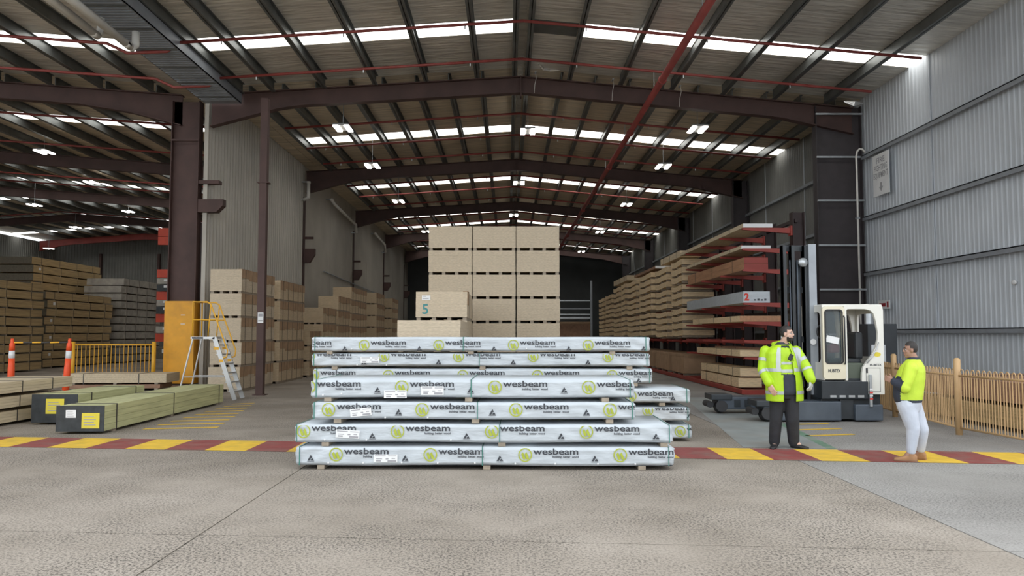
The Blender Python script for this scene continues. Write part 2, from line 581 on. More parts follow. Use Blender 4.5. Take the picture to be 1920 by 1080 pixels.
for y in PORTALS:
    rafter(y, -10.2, RX, roof_z(-9.2) - .005, RZ - .005, 0.55, ceil)
    rafter(y, XR - .3, RX, roof_z(XR - .3) - .005, RZ - .005, 0.35, ceil)
    rafter(y, -11.2, LRX, roof_z(-11.2) - .005, roof_z(LRX) - .005, 0.5, ceil, mat='rack_red' if y > 70 else 'red_oxide')
    rafter(y, -46.5, LRX, roof_z(-46.5) - .005, roof_z(LRX) - .005, 0.4, ceil, mat='rack_red' if y > 70 else 'red_oxide')
    MB().box(RX - .02, RX + .02, y - .16, y + .16, RZ - .72, RZ).build('ridge_plate', 'red_oxide', ceil)

# valley gutter between the two halls
gz = roof_z(VX1)
gm = MB().box(VX0, VX1, Y0, 26.2, gz - .34, gz - .31)
gm.box(VX0, VX0 + .02, Y0, 26.2, gz - .34, gz + .36).box(VX1 - .02, VX1, Y0, 26.2, gz - .34, gz + .36)
MB().add(*slope_sheet(VX0 + .651, VX1, 26.3, YE, PD, .05)).build('lining_sheet', 'lining_inner', ceil)
MB().box(VX0 - .1, VX0 + .66, 26.3, YE, gz + PD - .06, gz + PD).build('lining_sheet', 'lining_inner', ceil)
gut = gm.build('valley_gutter', 'girt_grey', ceil)
for k in range(int((26 - Y0) / .16)):
    yy = Y0 + k * .16
    MB().box(VX0 + .05, VX1 - .05, yy, yy + .06, gz - .37, gz - .34).build('gutter_rib', 'girt_grey' if k % 9 else 'purlin_steel', gut)

# ------------------------------------------------------------------ walls
ZR = roof_z(XR) + PD
wr = struct(MB().box(XR + .06, XR + .12, 12.44, YE, 0, ZR + .2).build('wall_right', 'wall_grey'))
yy = 12.44
while yy < YE:
    y2 = min(yy + 4.76, YE)
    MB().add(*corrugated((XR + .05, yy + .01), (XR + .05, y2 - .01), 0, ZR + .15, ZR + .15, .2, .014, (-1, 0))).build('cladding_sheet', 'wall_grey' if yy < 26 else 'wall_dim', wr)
    MB().box(XR - .0, XR + .02, y2 - .03, y2 + .03, 0, ZR).build('sheet_lap', 'wall_grey', wr)
    yy = y2
for z in (1.85, 3.78, 5.65, 7.75):
    MB().box(XR - .16, XR + .02, 12.44, 26.0, z - .015, z + .015).box(XR - .16, XR - .14, 12.44, 26.0, z - .12, z + .015).build('girt', 'girt_grey', wr)
    MB().box(XR - .16, XR + .02, 27.0, YE, z - .1, z + .015).build('girt', 'girt_grey', wr)

ZL = roof_z(VX1) + PD - .05
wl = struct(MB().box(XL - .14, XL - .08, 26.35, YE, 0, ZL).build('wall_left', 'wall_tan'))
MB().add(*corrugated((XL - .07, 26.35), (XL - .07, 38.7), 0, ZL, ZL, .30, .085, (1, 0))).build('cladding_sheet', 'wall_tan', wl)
for k in range(7):
    ya, yb = 38.95 + k * 5.85, 38.95 + (k + 1) * 5.85
    MB().box(XL - .08, XL - .03, ya, yb - .03, 0, ZL).build('wall_panel', 'wall_tan', wl)
MB().box(XL - .12, XL + .02, 26.26, 26.36, 0, ZL).build('corner_flashing', 'wall_tan', wl)
MB().tube([(XL + .06, 43, 5.2), (XL + .06, 60, 4.9)], .035, 6).build('wall_conduit', 'girt_grey', wl)

wb = struct(MB().box(XL - .1, XR + .1, YE, YE + .2, 0, 11.2).build('wall_back', 'end_dark'))
dn = struct(MB().box(3.2, 8.6, YE - .12, YE, 0.0, 3.0).build('door_1', 'timber_brown'))
for k in range(12):
    MB().box(3.2, 8.6, YE - .16, YE - .12, .04 + k * .25, .25 + k * .25).build('door_slat', 'cardboard', dn)
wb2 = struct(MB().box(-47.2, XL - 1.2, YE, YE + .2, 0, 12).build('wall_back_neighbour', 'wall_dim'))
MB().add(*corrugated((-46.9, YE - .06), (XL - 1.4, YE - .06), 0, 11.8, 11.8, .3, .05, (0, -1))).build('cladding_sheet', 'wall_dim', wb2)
for x in (-42, -36, -30, -24, -18, -14):
    MB().box(x - .12, x + .12, YE - .4, YE - .12, 0, 10).build('wall_stud', 'red_oxide', wb2)
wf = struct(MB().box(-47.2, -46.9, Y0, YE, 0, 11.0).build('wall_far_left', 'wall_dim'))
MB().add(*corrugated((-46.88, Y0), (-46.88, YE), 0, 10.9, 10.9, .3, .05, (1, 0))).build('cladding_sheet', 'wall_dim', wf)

# ------------------------------------------------------------------ columns
def column(name, label, x0, x1, y, z1, mat, parts=(), w=0.36):
    t = thing(name, label, 'column', ((x0 + x1) / 2, y, 0))
    h = (x1 - x0) / 2
    MB().box(-h, -h + .03, -w / 2, w / 2, 0, z1).box(h - .03, h, -w / 2, w / 2, 0, z1).box(-h, h, -.012, .012, 0, z1).build('shaft', mat, t)
    MB().box(-h - .08, h + .08, -w / 2 - .08, w / 2 + .08, 0, .04).build('base_plate', mat, t)
    return t


c1 = column('steel_column', 'brown steel column with an orange-painted foot between the two halls', -11.5, -10.55, 26.3, 9.7, 'red_oxide')
MB().box(-.50, .50, -.27, .27, .06, 2.82).build('painted_guard', 'safety_yellow', c1)
for z in (2.35, 2.05):
    MB().box(.05, .2, -.275, -.268, z - .012, z + .012).build('white_mark', 'white_band', c1)
for z in (6.3, 6.95):
    b_ = MB()
    b_.add(*on_face(poly2d([(0, 0), (.85, 0), (.85, -.22), (.62, -.45), (0, -.45)] if z < 6.5 else [(0, 0), (.7, 0), (.7, -.12), (0, -.12)], (), .3), FRONT, (.475, 0, z)))
    b_.build('bracket', 'red_oxide', c1)
MB().box(-.475, .475, -.2, -.18, 8.3, 8.36).build('stiffener', 'red_oxide', c1)
ordn = ['nearest', 'second', 'third', 'fourth', 'fifth', 'sixth', 'seventh', 'eighth', 'ninth', 'tenth']
for k, y in enumerate(PORTALS[1:]):
    t = column('steel_column', f'dark brown steel column standing against the pale corrugated wall, {["second", "third", "fourth", "farthest"][k]} portal in', XL - .06, XL + .02, y, 8.6, 'red_oxide')
    b_ = MB().add(*on_face(poly2d([(0, 0), (.55, 0), (.55, -.3), (.3, -.7), (0, -.7)], (), .25), FRONT, (.05, 0, 6.0)))
    b_.build('bracket', 'red_oxide', t)
    MB().box(.04, .5, -.06, .06, 6.5, 6.62).build('bracket_arm', 'red_oxide', t)
t = column('steel_column', 'wide dark steel column bay with pale horizontal rails beside the grey wall', 10.6, XR - .02, 26.35, 9.55, 'dark_steel')
for z in (9.27, 7.77, 6.27, 4.73, 3.22, 1.7):
    MB().box(-.8, .8, -.24, -.18, z - .03, z + .03).build('rail', 'galvanised', t)
for k, y in enumerate(PORTALS[1:]):
    column('steel_column', f'dark steel column against the wall behind the cantilever rack, {["nearest", "second", "third", "farthest"][k]} one', 11.4, XR - .02, y, 9.5, 'dark_steel')
# slim post in front of the left board stacks
t = thing('slim_post', 'slim brown steel post with a small notice, in front of the pale board stacks', 'post', (-6.96, 21.9, 0))
MB().box(-.1, .1, -.1, .1, .02, 8.45).build('shaft', 'red_oxide', t)
MB().box(-.17, .17, -.17, .17, 0, .02).build('base_plate', 'red_oxide', t)
MB().box(-.16, .16, -.12, .12, 6.0, 6.03).build('collar', 'red_oxide', t)
nb = MB().box(-.07, .09, -.112, -.104, 2.02, 2.32).build('notice', 'paper', t)
for z0_, z1_ in ((2.2, 2.28), (2.07, 2.1)):
    MB().box(-.05, .07, -.115, -.112, z0_, z1_).build('notice_print', 'ink_fade', nb)

# ------------------------------------------------------------------ sprinkler pipes, lamps, gutters
t = thing('sprinkler_main', 'thick red sprinkler main running the length of the hall under the roof', 'pipe', (4.72, 14, 9.45))
MB().tube([(0, 0, 0), (0, 62, 0.15)], .105, 12).build('pipe', 'pipe_red', t, smooth=True)
for k in range(10):
    MB().tube([(0, 3 + k * 6.2 - .05, .012), (0, 3 + k * 6.2 + .05, .012)], .135, 12).build('coupling', 'pipe_red', t, smooth=True)
    MB().tube([(0, 4.3 + k * 6.2, .05), (0, 4.3 + k * 6.2, roof_z(4.72) - 9.42)], .012, 6).build('hanger', 'galvanised', t)
ys_ = [21.2, 24.2, 30.3, 33.6, 36.7, 42.3, 45.6, 49, 55, 58.3, 61.5, 68, 71.5]
for k, y in enumerate(ys_):
    t = thing('sprinkler_branch', f'thin red sprinkler branch pipe following the roof slope, {["nearest", "second", "third", "fourth", "fifth", "sixth", "seventh", "eighth", "ninth", "tenth", "eleventh", "twelfth", "farthest"][k]} from the opening', 'pipe', (RX, y, roof_z(RX) - .12), group='sprinkler branches')
    f = lambda x: (x - RX, 0, roof_z(x) - roof_z(RX))
    xl = VX1 + .3 if y > 26 else -9.2
    m = MB().tube([f(xl), f(RX)], .045, 8).tube([f(RX), f(XR - .6)], .045, 8)
    m.build('pipe', 'pipe_red', t, smooth=True)
    if y < 26:   # goes on over the valley into the next hall
        m = MB().tube([f(-9.2), (-9.5 - RX, 0, roof_z(-9.2) - roof_z(RX) - .25), (-10.6 - RX, 0, roof_z(-9.2) - roof_z(RX) - .3), (-11.2 - RX, 0, roof_z(-11.2) - roof_z(RX)), f(LRX)], .045, 8)
        m.build('pipe', 'pipe_red', t, smooth=True)
    for q in range(6):
        xh = -8 + q * 3.4
        a = f(xh)
        MB().tube([(a[0], 0, a[2] - .04), (a[0], 0, a[2] - .13)], .018, 6).build('sprinkler_head', 'galvanised', t)
for k, y in enumerate([30.0, 35.5, 44.5, 47.5, 54, 62]):
    t = thing('sprinkler_branch', f'red sprinkler pipe under the neighbouring hall roof, {["nearest", "second", "third", "fourth", "fifth", "farthest"][k]}', 'pipe', (LRX, y, roof_z(LRX) - .15), group='sprinkler branches next door')
    MB().tube([(0, 0, 0), (-10.9 - LRX, 0, roof_z(-10.9) - roof_z(LRX))], .045, 8).tube([(0, 0, 0), (-46 - LRX, 0, roof_z(-46) - roof_z(LRX))], .045, 8).build('pipe', 'pipe_red', t, smooth=True)

lamp_body = MB().bevel_box(-.29, .29, -.44, .44, .055, .12, .015).mesh('lamp_housing', 'lamp_body')
lamp_pan = MB().bevel_box(-.09, .09, -.42, .42, .01, .06, .015).mesh('lamp_panel', 'lamp_panel')


def lamp(x, y, z, label, top):
    t = thing('high_bay_lamp', label, 'lamp', (x, y, z), 0, 'twin panel high bay lamps')
    link('housing', lamp_body, t)
    for s in (-.2, .2):
        link('light_panel', lamp_pan, t, (s, 0, 0))
    MB().tube([(0, 0, .12), (0, 0, top - z)], .012, 6).build('rod', 'galvanised', t)


LP = [(-6, 27.8, 9.15, 'over the pale board stacks, nearest of that row'), (-6, 33.9, 9.1, 'over the pale board stacks, second of that row'), (-6, 42.1, 8.95, 'over the pale board stacks, third of that row'),
      (-6, 56.5, 9.2, 'over the pale board stacks, farthest of that row'),
      (6.9, 27.7, 9.1, 'over the cantilever rack, nearest of that row'), (6.9, 33.9, 9.1, 'over the cantilever rack, second of that row'), (6.9, 44.6, 9.2, 'over the cantilever rack, third of that row'),
      (6.9, 57.5, 9.3, 'over the cantilever rack, fourth of that row'), (6.9, 72, 9.4, 'over the cantilever rack, farthest of that row'),
      (.8, 30.5, 9.75, 'under the ridge, nearest of the ridge row'), (.6, 41, 9.75, 'under the ridge, second of the ridge row'), (.4, 52.5, 9.8, 'under the ridge, third of the ridge row')]
for x, y, z, l in LP:
    lamp(x, y, z, 'twin-panel white high bay lamp ' + l, roof_z(x) + PD)
for i, (px, py, D) in enumerate([(75, 284, 36), (166, 342, 45.5), (237, 397, 58), (138, 427, 64), (90, 467, 72), (60, 385, 50)]):
    x = (px - 952) / 1450 * D
    z = min(1.7 + (627 - py) / 1450 * D, roof_z(x) - .2)
    lamp(x, D, z, f'white high bay lamp glowing under the neighbouring hall roof, {["nearest", "third nearest", "fourth nearest", "fifth nearest", "farthest", "second nearest"][i]}', roof_z(x) + PD)

for i, (dx, y1, lb) in enumerate([(0, 18.6, 'white plastic downpipe under the valley gutter, the shorter straight one'), (.45, 19.3, 'white plastic downpipe under the valley gutter, ending in an elbow')]):
    t = thing('gutter_pipe', lb, 'pipe', (-10.05 + dx, 14, 9.0))
    MB().tube([(0, 0, .1), (0, y1 - 14, 0)], .1, 10).build('pipe', 'pvc', t, smooth=True)
    MB().tube([(0, y1 - 14.25, .0), (0, y1 - 14.1, 0)], .1, 10).build('collar', 'pvc', t, smooth=True)
    if i:
        MB().tube([(0, y1 - 14.05, 0), (0, y1 - 13.9, .0), (.05, y1 - 13.82, .1), (.05, y1 - 13.82, .45)], .095, 10).build('elbow', 'pvc', t, smooth=True)
    else:
        MB().tube([(0, y1 - 14.05, 0), (0, y1 - 13.9, .12), (0, y1 - 13.86, .5)], .085, 10).build('elbow', 'pvc', t, smooth=True)
for lb, pts in (('white plastic pipe dropping beside the second portal at the pale wall', [(XL + .35, 38.3, 9.3), (XL + .35, 38.3, 8.5), (XL + .1, 38.3, 8.4)]),
                ('white plastic pipe slanting down to the third portal at the pale wall', [(XL + .3, 43.6, 9.35), (XL + .3, 44.2, 9.2), (XL + .3, 49.6, 8.95), (XL + .3, 50.6, 8.9), (XL + .3, 50.8, 8.4)]),
                ('white plastic pipe bending by the fourth portal at the pale wall', [(XL + .3, 58, 9.3), (XL + .3, 62.6, 9.0), (XL + .3, 63, 8.4)])):
    p0 = Vector(pts[0])
    t = thing('gutter_pipe', lb, 'pipe', p0)
    MB().tube([Vector(p) - p0 for p in pts], .09, 10).build('pipe', 'pvc', t, smooth=True)
    MB().tube([Vector((0, 0, .03)), Vector((0, 0, -.06))], .11, 10).build('collar', 'pvc', t, smooth=True)
    for q_ in (0, -1):
        v = Vector(pts[q_]) - p0
        MB().box(XL - .06 - p0.x, v.x + .05, v.y - .03, v.y + .03, v.z - .03, v.z + .03).build('wall_clip', 'galvanised', t)
tag(MB().tube([(1.0, 24.6, 10.45), (1.15, 24.75, 10.36), (1.4, 24.8, 10.32), (1.7, 24.7, 10.28)], [.02, .06, .05, .01], 6).build('torn_foil', 'foil'), 'torn flap of silver foil hanging from the roof beside the ridge', 'foil')
tag(MB().tube([(11.2, 25.3, 9.45), (11.5, 25.3, 9.38), (11.9, 25.4, 9.42)], [.02, .13, .03], 5).build('torn_foil', 'foil'), 'torn flap of silver foil in the corner above the grey wall', 'foil')

# ------------------------------------------------------------------ printed wrap packs in the middle
def ring_pts(r, n=28, cx=0, cy=0):
    return [(cx + r * math.cos(2 * PI * k / n), cy + r * math.sin(2 * PI * k / n)) for k in range(n)]


def flat(vs):
    return [Vector((v[0], v[1], 0)) for v in vs]


LOGO = []          # (verts, faces, material) in face coordinates, ring centre at 0,0
a_, b_ = poly2d(ring_pts(.086), [ring_pts(.072)[::-1]], 0.0)
LOGO.append((a_, b_, 0))
for cx in (-.022, .022):      # two pointed leaves
    a_, b_ = poly2d([(cx - .026, .012), (cx - .005, .036), (cx + .012, -.002), (cx + .028, -.045), (cx + .012, -.058), (cx - .006, -.05)], (), 0.0)
    LOGO.append((a_, b_, 0))
a_, b_ = text2d('wesbeam', .138, .0022, width=.565)
LOGO.append(([Vector((v.x + .10, v.y * .80 + .006, 0)) for v in a_], b_, 1))
a_, b_ = text2d('building  better  wood', .036, .0008, width=.325)
LOGO.append(([Vector((v.x + .345, v.y - .035, 0)) for v in a_], b_, 1))
MARK = []
a_, b_ = poly2d([(-.042, -.03), (-.012, .02), (0, .042), (.02, .008), (.0, -.002), (-.012, -.03)], (), 0.0)
MARK.append((a_, b_, 0))
a_, b_ = poly2d([(.004, -.012), (.026, .0), (.042, -.03), (.0, -.03)], (), 0.0)
MARK.append((a_, b_, 0))
a_, b_ = poly2d([(-.045, -.044), (-.045, -.039), (.045, -.039), (.045, -.044)], (), 0.0)
MARK.append((a_, b_, 0))


def clipped(pieces, u, v, u0, u1, v0, v1):
    """pieces moved to (u, v) and cut at the face's edges"""
    bm = bmesh.new()
    for vs, fs, mi in pieces:
        nv = [bm.verts.new((p[0] + u, p[1] + v, 0)) for p in vs]
        for f in fs:
            try:
                fc = bm.faces.new([nv[i] for i in f])
                fc.material_index = mi
            except ValueError:
                pass
    for co, no in (((u0, 0, 0), (-1, 0, 0)), ((u1, 0, 0), (1, 0, 0)), ((0, v0, 0), (0, -1, 0)), ((0, v1, 0), (0, 1, 0))):
        bmesh.ops.bisect_plane(bm, geom=bm.verts[:] + bm.edges[:] + bm.faces[:], plane_co=co, plane_no=no, clear_outer=True)
    bm.verts.index_update()
    r = ([x.co.copy() for x in bm.verts], [[x.index for x in f.verts] for f in bm.faces], [f.material_index for f in bm.faces])
    bm.free()
    return r


def wrinkled_box(L, Wd, Hh, seed, amp=0.0085):
    """wrapped pack: bevelled box with a fine grid, softly uneven faces, folds drawn to the ends"""
    rnd = random.Random(seed)
    bm = bmesh.new()
    bmesh.ops.create_cube(bm, size=1)
    for v in bm.verts:
        v.co = Vector((v.co.x * L, v.co.y * Wd, v.co.z * Hh))
    bmesh.ops.bevel(bm, geom=bm.edges[:], offset=.014, segments=2, affect='EDGES')
    for k in range(1, 110):
        x = -L / 2 + L * k / 110
        bmesh.ops.bisect_plane(bm, geom=bm.verts[:] + bm.edges[:] + bm.faces[:], plane_co=(x, 0, 0), plane_no=(1, 0, 0))
    for k in range(1, 6):
        z = -Hh / 2 + Hh * k / 6
        bmesh.ops.bisect_plane(bm, geom=bm.verts[:] + bm.edges[:] + bm.faces[:], plane_co=(0, 0, z), plane_no=(0, 0, 1))
    ph = [rnd.uniform(0, 6.28) for _ in range(6)]
    for v in bm.verts:
        x, z = v.co.x, v.co.z
        e = max(0, 1 - (L / 2 - abs(x)) / .7)
        w = amp * (.4 * math.sin(x * 5 + ph[0]) * math.sin(z * 18 + ph[1]) + (.5 + 1.6 * e) * math.sin(x * 16 + z * 34 * (1 if x > 0 else -1) + ph[2]))
        sag = -.006 * math.sin(x * 2.4 + ph[3])
        if abs(v.co.y) > Wd / 2 - .02:
            v.co.y += w * (1 if v.co.y > 0 else -1) * (1 if v.co.y > 0 else .5)
        v.co.z += sag * (1 if v.co.z < 0 else .5)
        if abs(x) > L / 2 - .02:
            v.co.x += rnd.uniform(-.008, .008)
    bm.verts.index_update()
    m = MB().add([v.co.copy() for v in bm.verts], [[v.index for v in f.verts] for f in bm.faces])
    bm.free()
    return m


def wesbeam_pack(label, x0, x1, D, z0, Hh, Wd, rz, ring0, vring, marks, vmark, bearers, straps, papers=(), nails=(), grp=None):
    """ring0: x of one ring centre; the print repeats every 1.19 m"""
    L = x1 - x0
    xc = (x0 + x1) / 2
    t = thing('wrapped_beam_pack', label, 'timber pack', (xc, D + Wd / 2, z0), rz, grp)
    c = Hh / 2
    wrinkled_box(L, Wd, Hh, hash(label) % 999 if False else int(abs(x0 * 100 + D * 31 + z0 * 977))).build('wrapping', 'wrap', t, smooth=True, loc=(0, 0, c))
    MB().box(-L / 2 + .02, L / 2 - .02, -Wd / 2 + .03, Wd / 2 - .03, -.004, .0).build('underside', 'gap_shade', t)  # dark sheet whose colour stands in for shade between the packs
    yf = -Wd / 2 - .0115
    n = 0
    u = ring0 - xc
    while u > -L / 2 - .7:
        u -= 1.19
    while u < L / 2 + .1:
        if u > -L / 2 - .62 and u < L / 2 + .08:
            vs, fs, ms = clipped(LOGO, u, vring - c, -L / 2 + .012, L / 2 - .012, -c + .014, c - .006)
            if fs:
                m = MB()
                vs = [FRONT @ Vector(v) + Vector((0, yf, c)) for v in vs]
                for f, mi in zip(fs, ms):
                    m.f.append(tuple(f)); m.m.append(mi)
                m.v = [tuple(v) for v in vs]
                m.build('printed_logo', ['print_green', 'print_dark'], t)
        u += 1.19
    u = marks - xc
    while u > -L / 2:
        u -= 1.19
    while u < L / 2:
        vs, fs, ms = clipped(MARK, u, vmark - c, -L / 2 + .012, L / 2 - .012, -c + .008, c - .006)
        if fs:
            m = MB()
            m.v = [tuple(FRONT @ Vector(v) + Vector((0, yf, c))) for v in vs]
            m.f = [tuple(f) for f in fs]
            m.m = [0] * len(fs)
            m.build('printed_mark', 'print_dark', t)
        u += 1.19
    for s in straps:
        u = s - xc
        MB().box(u - .006, u + .006, -Wd / 2 - .0135, -Wd / 2 - .012, -.001, Hh + .006).box(u - .006, u + .006, -Wd / 2 - .0135, Wd / 2 + .01, Hh + .004, Hh + .007).box(u - .006, u + .006, Wd / 2 + .008, Wd / 2 + .01, 0, Hh + .006).build('strap', 'strap_green', t)
    for bx in bearers:
        MB().box(bx - xc - .045, bx - xc + .045, -Wd / 2 + .015, Wd / 2, -.055, -.004).build('bearer', 'bearer', t)
    for (px, pz, w, h, tilt) in papers:
        mx = Matrix.Translation((px - xc, yf - .004, pz)) @ Matrix.Rotation(tilt, 4, 'Y')
        p = MB().box(-w / 2, w / 2, -.001, .001, -h / 2, h / 2, 0, mx).build('paper_label', 'paper', t)
        m = MB()
        for (a, b, zz, hh) in ((-.45, .0, .32, .05), (.1, .45, .32, .04), (-.4, -.15, -.05, .05), (.0, .12, -.05, .07), (.25, .4, .0, .05), (-.4, -.2, -.3, .09), (.08, .45, -.32, .11)):
            m.box(a * w, b * w, -.0025, -.001, (zz - hh) * h, (zz + hh) * h, 0, mx)
        m.build('label_print', 'ink_fade', p)
    for nx, nz in nails:
        MB().tube([(nx - xc, yf + .006, nz), (nx - xc, yf - .004, nz)], .011, 8).build('cap_nail', 'white_band', t)
    return t


g1 = 'printed wrapped packs in the front stack'
g2 = 'printed wrapped packs in the rear stack'
q = 148.0     # pixels per metre that the survey of the front stack used
X = lambda px: (px - 952) / q
yaw1 = math.radians(-1.2)
wesbeam_pack('white printed beam pack lying on the floor, lowest of the front stack', -2.66, 2.10, 9.82, .06, .222, 1.2, yaw1, X(634), .132, X(587), .085, [X(605), X(915), X(1203)],
             [X(566), X(907), X(1252)], [(X(727), .085, .30, .10, 0)], [(X(620), .03), (X(685), .03), (X(757), .035), (X(824), .03), (X(893), .032), (X(968), .025), (X(1042), .025), (X(1121), .025), (X(1190), .025)], grp=g1)
wesbeam_pack('white printed beam pack, second from the floor in the front stack', -2.68, 2.08, 9.84, .345, .212, 1.2, yaw1, X(748), .134, X(701), .075, [X(612), X(943), X(1245)],
             [X(559), X(939), X(1254)], [(X(655), .07 + .03, .30, .10, .06)], [(X(612), .03), (X(690), .03), (X(848), .03)], grp=g1)
wesbeam_pack('white printed beam pack with a crumpled label, third from the floor in the front stack', -2.47, 1.63, 9.88, .63, .205, 1.2, yaw1, X(617), .117, X(749), .085, [X(633), X(893), X(1145)],
             [X(590), X(897), X(1187)], [(X(678), .085, .27, .10, -.1)], [(X(724), .02), (X(804), .02)], grp=g1)
wesbeam_pack('white printed beam pack with two paper labels, topmost of the front stack', -2.50, 1.62, 9.92, .90, .218, 1.3, yaw1, X(754), .13, X(708), .09, [X(613), X(880), X(1138)],
             [X(592), X(885), X(1184)], [(X(742), .04, .29, .10, 0), (X(812), .085, .29, .11, 0)], [(X(640), .045), (X(605), .03)], grp=g1)
q2 = 117.0
X = lambda px: (px - 952) / q2
yaw2 = math.radians(-.8)
wesbeam_pack('white printed beam pack on the floor, lowest of the rear stack', -2.4, 2.93, 12.4, .06, .205, 1.2, yaw2, X(1273), .105, X(1210), .07, [X(760), X(1000), X(1255)], [X(700), X(1289)], grp=g2)
wesbeam_pack('white printed beam pack, second from the floor in the rear stack', -2.45, 2.90, 12.38, .335, .205, 1.2, yaw2, X(1213), .16, X(1150), .07, [X(760), X(1000), X(1240)], [X(700), X(1287)], grp=g2)
wesbeam_pack('white printed beam pack jutting out, third from the floor in the rear stack', -2.45, 2.90, 12.36, .62, .215, 1.2, yaw2, X(1182), .105, X(1120), .07, [X(760), X(1000), X(1240)], [X(700), X(1285)], grp=g2)
wesbeam_pack('white printed beam pack fourth from the floor in the rear stack, partly hidden', -3.10, 2.31, 12.4, .93, .22, 1.2, yaw2, X(730), .12, X(640), .04, [X(690), X(920), X(1190)], [X(596), X(1217)], grp=g2)
wesbeam_pack('white printed beam pack with a label, second from the top of the rear stack', -3.12, 2.27, 12.38, 1.195, .20, 1.2, yaw2, X(722), .155, X(824), .065, [X(629), X(906), X(1180)], [X(591), X(900), X(1212)], [(X(696), .10, .30, .10, 0)], [(X(672), .02), (X(727), .02)], grp=g2)
wesbeam_pack('white printed beam pack with sagging top cover, topmost of the rear stack', -3.12, 2.27, 12.36, 1.435, .22, 1.2, yaw2, X(685), .095, X(649), .04, [X(620), X(884), X(1148)], [X(593), X(870), X(1210)], (), [(X(662), .035), (X(988), .04)], grp=g2)

# ------------------------------------------------------------------ chipboard packs
def board_body(w, d, h, seed, mats=('chipboard', 'chipboard_side'), gaps=()):
    """stack of sheets: each layer line is real, sheets slightly uneven"""
    rnd = random.Random(seed)
    m = MB()
    cuts = sorted([0] + [gp * h for gp in gaps] + [h])
    for a, b in zip(cuts, cuts[1:]):
        n = max(2, int((b - a) / .07))
        for k in range(n):
            z0, z1 = a + (b - a) * k / n, a + (b - a) * (k + 1) / n
            j, jj = rnd.uniform(-.0025, .0025), rnd.uniform(-.0025, .0025)
            m.box(-w / 2 + j, w / 2 + j, -d / 2 + jj, d / 2 + jj, z0, z1 - .0012)
    return m


bear = {}


def bearer_mesh(l):
    k = round(l, 2)
    if k not in bear:
        bear[k] = MB().box(-.045, .045, -l / 2, l / 2, -.075, 0).mesh('bearer', 'bearer')
    return bear[k]


def board_pack(label, x, y, z, w, d, h, grp, seed, gaps=(), wrap=False, mat='chipboard', nb=4, rz=0.0):
    """x, y: centre; z: underside of the boards"""
    t = thing('chipboard_pack', label, 'board pack', (x, y, z), rz, grp)
    board_body(w, d, h, seed, gaps=gaps).build('boards', mat, t)
    for k in range(nb):
        link('bearer', bearer_mesh(d - .04), t, (-w / 2 + .06 + (w - .12) * k / (nb - 1), 0, 0))
    if wrap:     # cardboard edge guards and straps down the aisle side
        rnd = random.Random(seed)
        n = max(3, int(d / .62))
        gd = d / n
        for k in range(n):
            y0 = -d / 2 + gd * k
            hh = h * rnd.uniform(.34, .5)
            MB().box(w / 2 + .004, w / 2 + .014, y0 + .01, y0 + gd - .01, h - hh, h + .004).box(w / 2 - .12, w / 2 + .014, y0 + .01, y0 + gd - .01, h, h + .008).build('edge_guard', 'cardboard', t)
        for k in range(n):
            y0 = -d / 2 + gd * (k + .5)
            MB().box(w / 2 + .016, w / 2 + .019, y0 - .012, y0 + .012, -.02, h + .01).build('strap', 'strap_dark', t)
    return t


gC = 'chipboard packs of the tall middle stack'
cols = ['leftmost', 'middle', 'rightmost']
lay = ['top', 'second from the top', 'third from the top', 'fourth from the top', 'fifth from the top', 'sixth from the top', 'lowest']
for c in range(3):
    for r in range(7):
        h = .592
        board_pack(f'pale chipboard pack, {lay[r]} in the {cols[c]} column of the tall middle stack', -2.18 + 1.207 * c + .6 + random.uniform(-.008, .008), 21.2 + 1.2, .075 + .668 * (6 - r), 1.185, 2.4, h, gC, 100 + c * 10 + r,
                   gaps={(2, 1): (.42,), (0, 0): (.14,), (2, 3): (.8,)}.get((c, r), ()))
lo = ['resting on the floor', 'second from the floor', 'third from the floor', 'fourth from the floor']
for r in range(3):
    board_pack(f'pale chipboard pack of the low stack behind the printed packs, {lo[r]}', -1.50, 14.75 + 1.2, .075 + .66 * r, 1.2, 2.4, .575, 'chipboard packs of the low stack', 200 + r)
for r in range(4):
    t = board_pack(f'pale chipboard pack of the stepped stack, {lo[r]}' if r < 3 else 'chipboard pack marked with a big blue 5 and a paper label', -1.55, 18.1 + 1.2, .075 + .675 * r, 1.2, 2.4, .60, 'chipboard packs of the stepped stack', 210 + r)
    if r == 3:
        a_, b_ = text2d('5', .33, .004)
        MB().add(*on_face((a_, b_), FRONT, (-.46, -1.208, .08))).build('painted_number', 'ink_blue', t)
        p = MB().box(-.46, -.26, -1.209, -1.205, .40, .51).build('paper_label', 'paper', t)
        MB().box(-.44, -.36, -1.212, -1.209, .48, .50).box(-.44, -.30, -1.212, -1.209, .43, .45).build('label_print', 'ink_fade', p)
        MB().box(.604, .612, -1.2, -.6, .3, .61).box(.5, .62, -1.21, -.6, .6, .612).build('edge_guard', 'cardboard', t)
        for yy in (-1.0, -.4):
            MB().box(.606, .61, yy - .01, yy + .01, 0, .6).build('strap', 'strap_dark', t)

